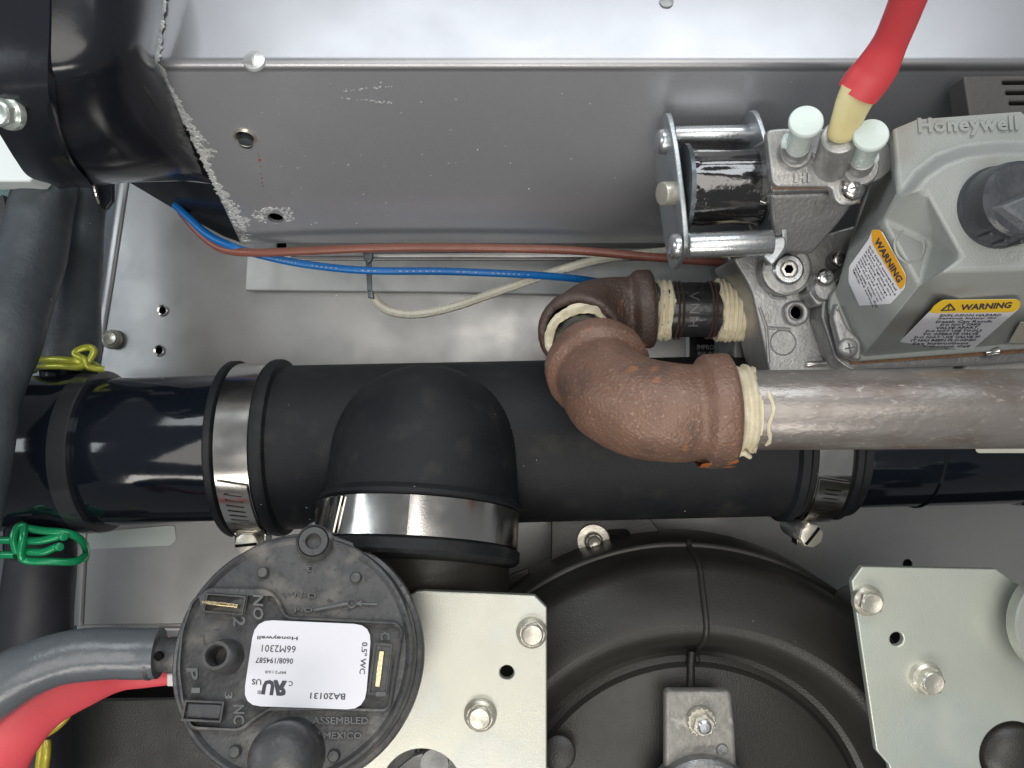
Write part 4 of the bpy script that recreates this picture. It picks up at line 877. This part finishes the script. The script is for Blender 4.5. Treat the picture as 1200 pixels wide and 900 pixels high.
# base flange of the cover, gasket and lower castings
MB().slab(Z(.60), [(984, 335), (974, 345), (972, 362), (990, 412), (1000, 424), (1160, 412), (1330, 400), (1330, 330), (1030, 200), (1010, 240)], .08, rnd=.06, bev=.02).build('cover_flange', M['cover'], gv)
MB().slab(Z(.515), [(980, 345), (972, 362), (988, 412), (1000, 427), (1160, 416), (1330, 404), (1330, 330), (1050, 250)], .035, bev=.005).build('cork_gasket', M['gasket'], gv)
MB().slab(Z(.47), [(1000, 300), (965, 345), (962, 372), (978, 420), (996, 434), (1160, 428), (1330, 415), (1330, 300)], .35, rnd=.06, bev=.03).build('flange', M['castd'], gv)
MB().slab(Z(.70), [(981, 353), (993, 383), (1010, 400), (1010, 424), (988, 418), (976, 372)], .14, rnd=.06, bev=.03).build('corner_foot', M['cast'], gv)
MB().slab(Z(.3), [(1128, 432), (1160, 400), (1330, 380), (1330, 450), (1128, 450)], .4, bev=.05).build('lower_casting', M['cast'], gv)
MB().cyl(W(1156, 414, .55), W(1172, 411, .62), .05, seg=12).build('pin', M['steel'], gv)
screw(gv, W(993, 408, .70), (0, 0, 1), .11, M['cast'], ang=.2)
# recess details
RP_ = plane3(W(*cv['e']), W(*cv['g']), W(*cv['m']))
MB().lathe([(.15, 0), (.165, .01), (.18, 0)], RP_.px(1066, 288), RP_.N, 32, cap=False).build('moulded_circle', M['cover'], gv)
HS = Z(1.795); TP = Z(1.98)
x = MB(); x.text('OFF', (1178, 308), (1206, 307), (1180, 295), TP, ext=.006, lift=.0, bold=.0); x.build('moulded_lettering', M['cover'], gv)
MB().sweep([W(1169, 290, 1.98), W(1174, 312, 1.98)], .007, 8).sweep([W(1169, 290, 1.98), W(1210, 288, 1.98)], .007, 8).build('moulded_frame', M['cover'], gv)
x = MB(); x.text('Honeywell', (1076, 161), (1193, 158), (1074, 139), HS, ext=.022, lift=.0, bold=.035, space=1.1); x.build('raised_lettering', M['cover'], gv, bevel=.004)
# knob
kc = W(1170, 243, 1.98); kr = .365
kn = MB().lathe([(kr+.015, -.02), (kr+.02, .0), (kr+.015, .03), (kr, .05), (kr-.012, .26), (kr-.025, .33), (kr-.06, .36), (.01, .36)], kc, (0, 0, 1), 64).build('knob', M['knob'], gv, smooth=30)
b = MB(); q0 = kc+V((0, 0, .358))
b.add([q0+V(p)*.8 for p in [(-.36, -.10, 0), (.38, .20, 0), (.40, -.22, 0), (-.02, -.36, 0), (-.28, -.10, .09), (.34, .14, .09), (.34, -.16, .09), (-.02, -.26, .09)]], [(0, 1, 5, 4), (1, 2, 6, 5), (2, 3, 7, 6), (3, 0, 4, 7), (4, 5, 6, 7)])
b.build('grip', mat('lighter_knob_grip', (.12, .13, .14), .4, 0, (.085, .09, .10), vs=3, bump=.3), kn, bevel=.02)  # grip toned lighter than the rest of the knob
for a in (-2.2, -1.8, -1.4):
    d = V((math.cos(a), math.sin(a), 0)); MB().box(kc+d*(kr-.005)+V((0, 0, .17)), d*.05, V((-d.y, d.x, 0))*.05, V((0, 0, .20))).build('grip_rib', M['knob'], kn, bevel=.012)
# warning labels on the two sloping sides
LS = plane3(W(*cv['e']), W(*cv['g']), W(*cv['B3']))
if LS.N.dot(CAM-LS.O) < 0: LS = Plane(LS.O, -LS.N, LS.X)
FS = plane3(W(*cv['d']), W(*cv['d3']), W(*cv['B5']))
def lift(pl, d): return Plane(pl.O+pl.N*d, pl.N, pl.X)
def quadslab(pl, quad, r_=.04, th=.01): return MB().slab(pl, quad, th, rnd=r_, bev=.002)
ls = lift(LS, .022); l1 = quadslab(ls, [(1022, 269), (1033, 271), (1061, 322), (1060, 338), (1022, 379), (1014, 374), (994, 330), (995, 312), (1018, 280)], .03).build('warning_label', M['paper'], gv)
ls2 = lift(LS, .030); quadslab(ls2, [(1021, 270), (1031, 269), (1061, 323), (1060, 334), (1055, 340), (1022, 285)], .03, .006).build('orange_band', M['orange'], l1)
x = MB(); ls3 = lift(LS, .034)
x.text('WARNING', (1024, 283), (1052, 332), (1030, 278), ls3, ext=.001, lift=.001, bold=.03); x.build('printed_text', M['ink'], l1)
lines = ['DO NOT convert fuel', 'types unless trained', 'before lighting the', 'the piping. Damage', 'may result. Severe', 'injury could occur', 'DO NOT attempt to', 'use with leak. Call', 'qualified service', 'agency.']
x = MB(); p0 = V((1018, 286)); pe = V((997, 316)); q0_ = V((1053, 342)); qe = V((1022, 374))
for i, s_ in enumerate(lines):
    t_ = (i+.6)/len(lines); a = p0.lerp(pe, t_); e = q0_.lerp(qe, t_); d = (e-a); e = a+d*min(1, len(s_)/20*1.0); up = V((1.6, -2.2))
    x.text(s_, tuple(a+d*.04), tuple(e), tuple(a+d*.04+up), ls3, ext=.001, lift=-.008, bold=.01, res=1)
x.build('fine_print', M['ink'], l1)
fs1 = lift(FS, .022); l2 = quadslab(fs1, [(1106, 352), (1192, 351), (1196, 356), (1194, 362), (1136, 413), (1128, 415), (1047, 417), (1045, 411), (1090, 365)], .03).build('warning_label', M['paper'], gv)
fs2 = lift(FS, .030); quadslab(fs2, [(1104, 352), (1192, 351), (1196, 354), (1195, 361), (1187, 366), (1089, 367), (1094, 359)], .03, .006).build('yellow_band', M['yellowl'], l2)
fs3 = lift(FS, .034); x = MB(); x.text('WARNING', (1125, 364), (1184, 361), (1127, 357), fs3, ext=.001, lift=.001, bold=.03)
tri = [fs3.px(1103, 364), fs3.px(1119, 363), fs3.px(1113, 356)]
for i in range(3): x.sweep([tri[i], tri[(i+1) % 3]], .008, 6)
x.text('!', (1110.5, 363), (1112.5, 363), (1111.5, 358), fs3, ext=.001, lift=.001, bold=.02)
x.build('printed_text', M['ink'], l2)
lines = ['EXPLOSION HAZARD', 'Serious Injury Or', 'Death Can Result', 'DO NOT TAKE', 'VALVE APART.', 'DO NOT USE TOOLS', 'TO OPERATE VALVE', 'DO NOT USE VALVE IF', 'IT HAS BEEN FLOODED', 'See Instructions', 'If Leak Occurs Call', 'Gas Supplier']
x = MB()
for i, s_ in enumerate(lines):
    t_ = (i+1)/12.6; yb = 367.5+t_*46; xc = 1141-t_*50; w_ = len(s_)*3.7+6; w_ = w_*(1 if i else 1.1)
    x.text(s_, (xc-w_/2, yb), (xc+w_/2, yb-.6), (xc-w_/2+1.5, yb-2.7), fs3, ext=.001, lift=-.008, bold=.012, res=1)
x.build('fine_print', M['ink'], l2)
t_ = quadslab(fs1, [(1196, 378), (1260, 378), (1260, 404), (1182, 402)], .02).build('plain_label', mat('cream_label', (.62, .60, .50), .5, 0, vs=2), gv)

# ================================================================== solenoid coil
so = thing('solenoid_coil', 'shiny black wrapped coil held between two zinc end plates beside the valve', 'solenoid', W(840, 225, .6))
Aa = V((1, .03, .0)).normalized()
def endplate(c, tilt, half, wd, th, mt, name, foot=0, w2=None):
    """plate across the coil axis: elongated along t, width wd along depth"""
    t_ = V((tilt, -1, .12)).normalized(); n_ = (Aa-t_*Aa.dot(t_)).normalized(); w_ = n_.cross(t_)
    if w_.z < 0: w_ = -w_
    pl = Plane(c, n_, t_); w2 = w2 or wd
    sgn = 1 if pl.Y.dot(w_) > 0 else -1
    out = [(-half, -wd*.5), (-half, wd*.5), (-half*.45, wd*.62), (-half*.2, w2), (half*.2, w2), (half*.45, wd*.62), (half, wd*.5), (half, -wd*.5), (half*.45, -wd*.62), (half*.2, -w2), (-half*.2, -w2), (-half*.45, -wd*.62)]
    out = [(u, v*sgn) for u, v in out]
    return MB().slab(pl, out, th, bev=.015, rnd=wd*.40, uv=True).build(name, mt, so), t_, w_
pc1 = W(789, 226, .40)
_, tv, wv = endplate(pc1, .10, .82, .82, .06, M['plate'], 'end_plate', w2=.52)
pc2 = W(893, 222, .45)
endplate(pc2, .18, .82, .80, .06, M['plate'], 'end_plate', w2=.52)
sc = W(800, 221, .66); se = W(893, 219, .66); ax = (se-sc).normalized(); L_ = (se-sc).length
random.seed(2)
MB().lathe([(.47, 0), (.47, .045), (.45, .05), (.2, .05)], sc, ax, 56).build('spool_flange', M['darkplate'], so)
MB().lathe([(.49, 0), (.50, .02), (.50, .06), (.2, .06)], sc+ax*(L_-.03), ax, 56).build('spool_flange', M['darkplate'], so)
pf2 = [(.405+.0*i, .05+i*(L_-.10)/24) for i in range(25)]
MB().lathe(pf2, sc, ax, 96, disp=lambda p, hh, a: .014*noise.noise(V((a*2.2, hh*1.3, 1)))+.012*max(0, noise.noise(V((a*7, hh*2.2, 4))))+.018*math.exp(-((a-1.1)/.05)**2)+.03*(abs(hh-L_/2) > L_*.40)*noise.noise(V((a*6, hh*6, 0)))).build('wrapped_winding', M['wrap'], so, smooth=60)
ra, rb2 = W(790, 159, .45), W(893, 157, .50)
MB().cyl(ra, rb2, .105, seg=32).build('spacer_rod', M['rod'], so); MB().cyl(W(806, 288, .95), W(905, 284, .98), .135, seg=32).build('spacer_rod', M['rod'], so)
screw(so, W(779, 166, .50), -Aa+V((0, 0, .15)), .14, M['rod'], slot='', h=.10); screw(so, W(794, 289, .85), -Aa+V((0, 0, .15)), .14, M['rod'], slot='', h=.10)
MB().cyl(W(795, 226, .72), W(775, 227, .80), .125, seg=28).build('core_pin', M['bolt'], so)
MB().slab(Plane(W(885, 300, .9), (-.2, 0, 1)), [(893, 280), (921, 276), (921, 290), (905, 312), (893, 300)], .05, rnd=.05).build('foot_tab', M['plate'], so)

# ================================================================== red lead with cream boot at the top right
t = thing('red_wire', 'thick red lead rising from the valve test port towards the top edge', 'wire', W(1000, 130, 2.2))
pts, rad, fl_ = wpath([(1005, 109, 2.31, .185, .72, 1.0), (1013, 98, 2.38, .19, .65, 1.0), (1027, 80, 2.5, .18, .6, 1.0), (1043, 50, 2.7, .145, .7, 1.0), (1056, 20, 2.95, .14, .75, 1.0), (1071, -20, 3.3, .14, .8, 1), (1086, -70, 3.7, .14, .8, 1)], 10)
MB().sweep(pts, rad, 36, flat=fl_).build('insulation', M['red'], t)
pts, rad, fl_ = wpath([(984, 163, 2.0, .07, .8, 1.1), (986, 158, 2.04, .125, .7, 1.1), (991, 145, 2.12, .135, .6, 1.1), (1000, 124, 2.24, .15, .55, 1.1), (1010, 103, 2.36, .165, .5, 1.1)], 8)
o = MB().sweep(pts, rad, 32, flat=fl_, disp=dn(3, .015)).build('terminal_boot', M['boot'], t)
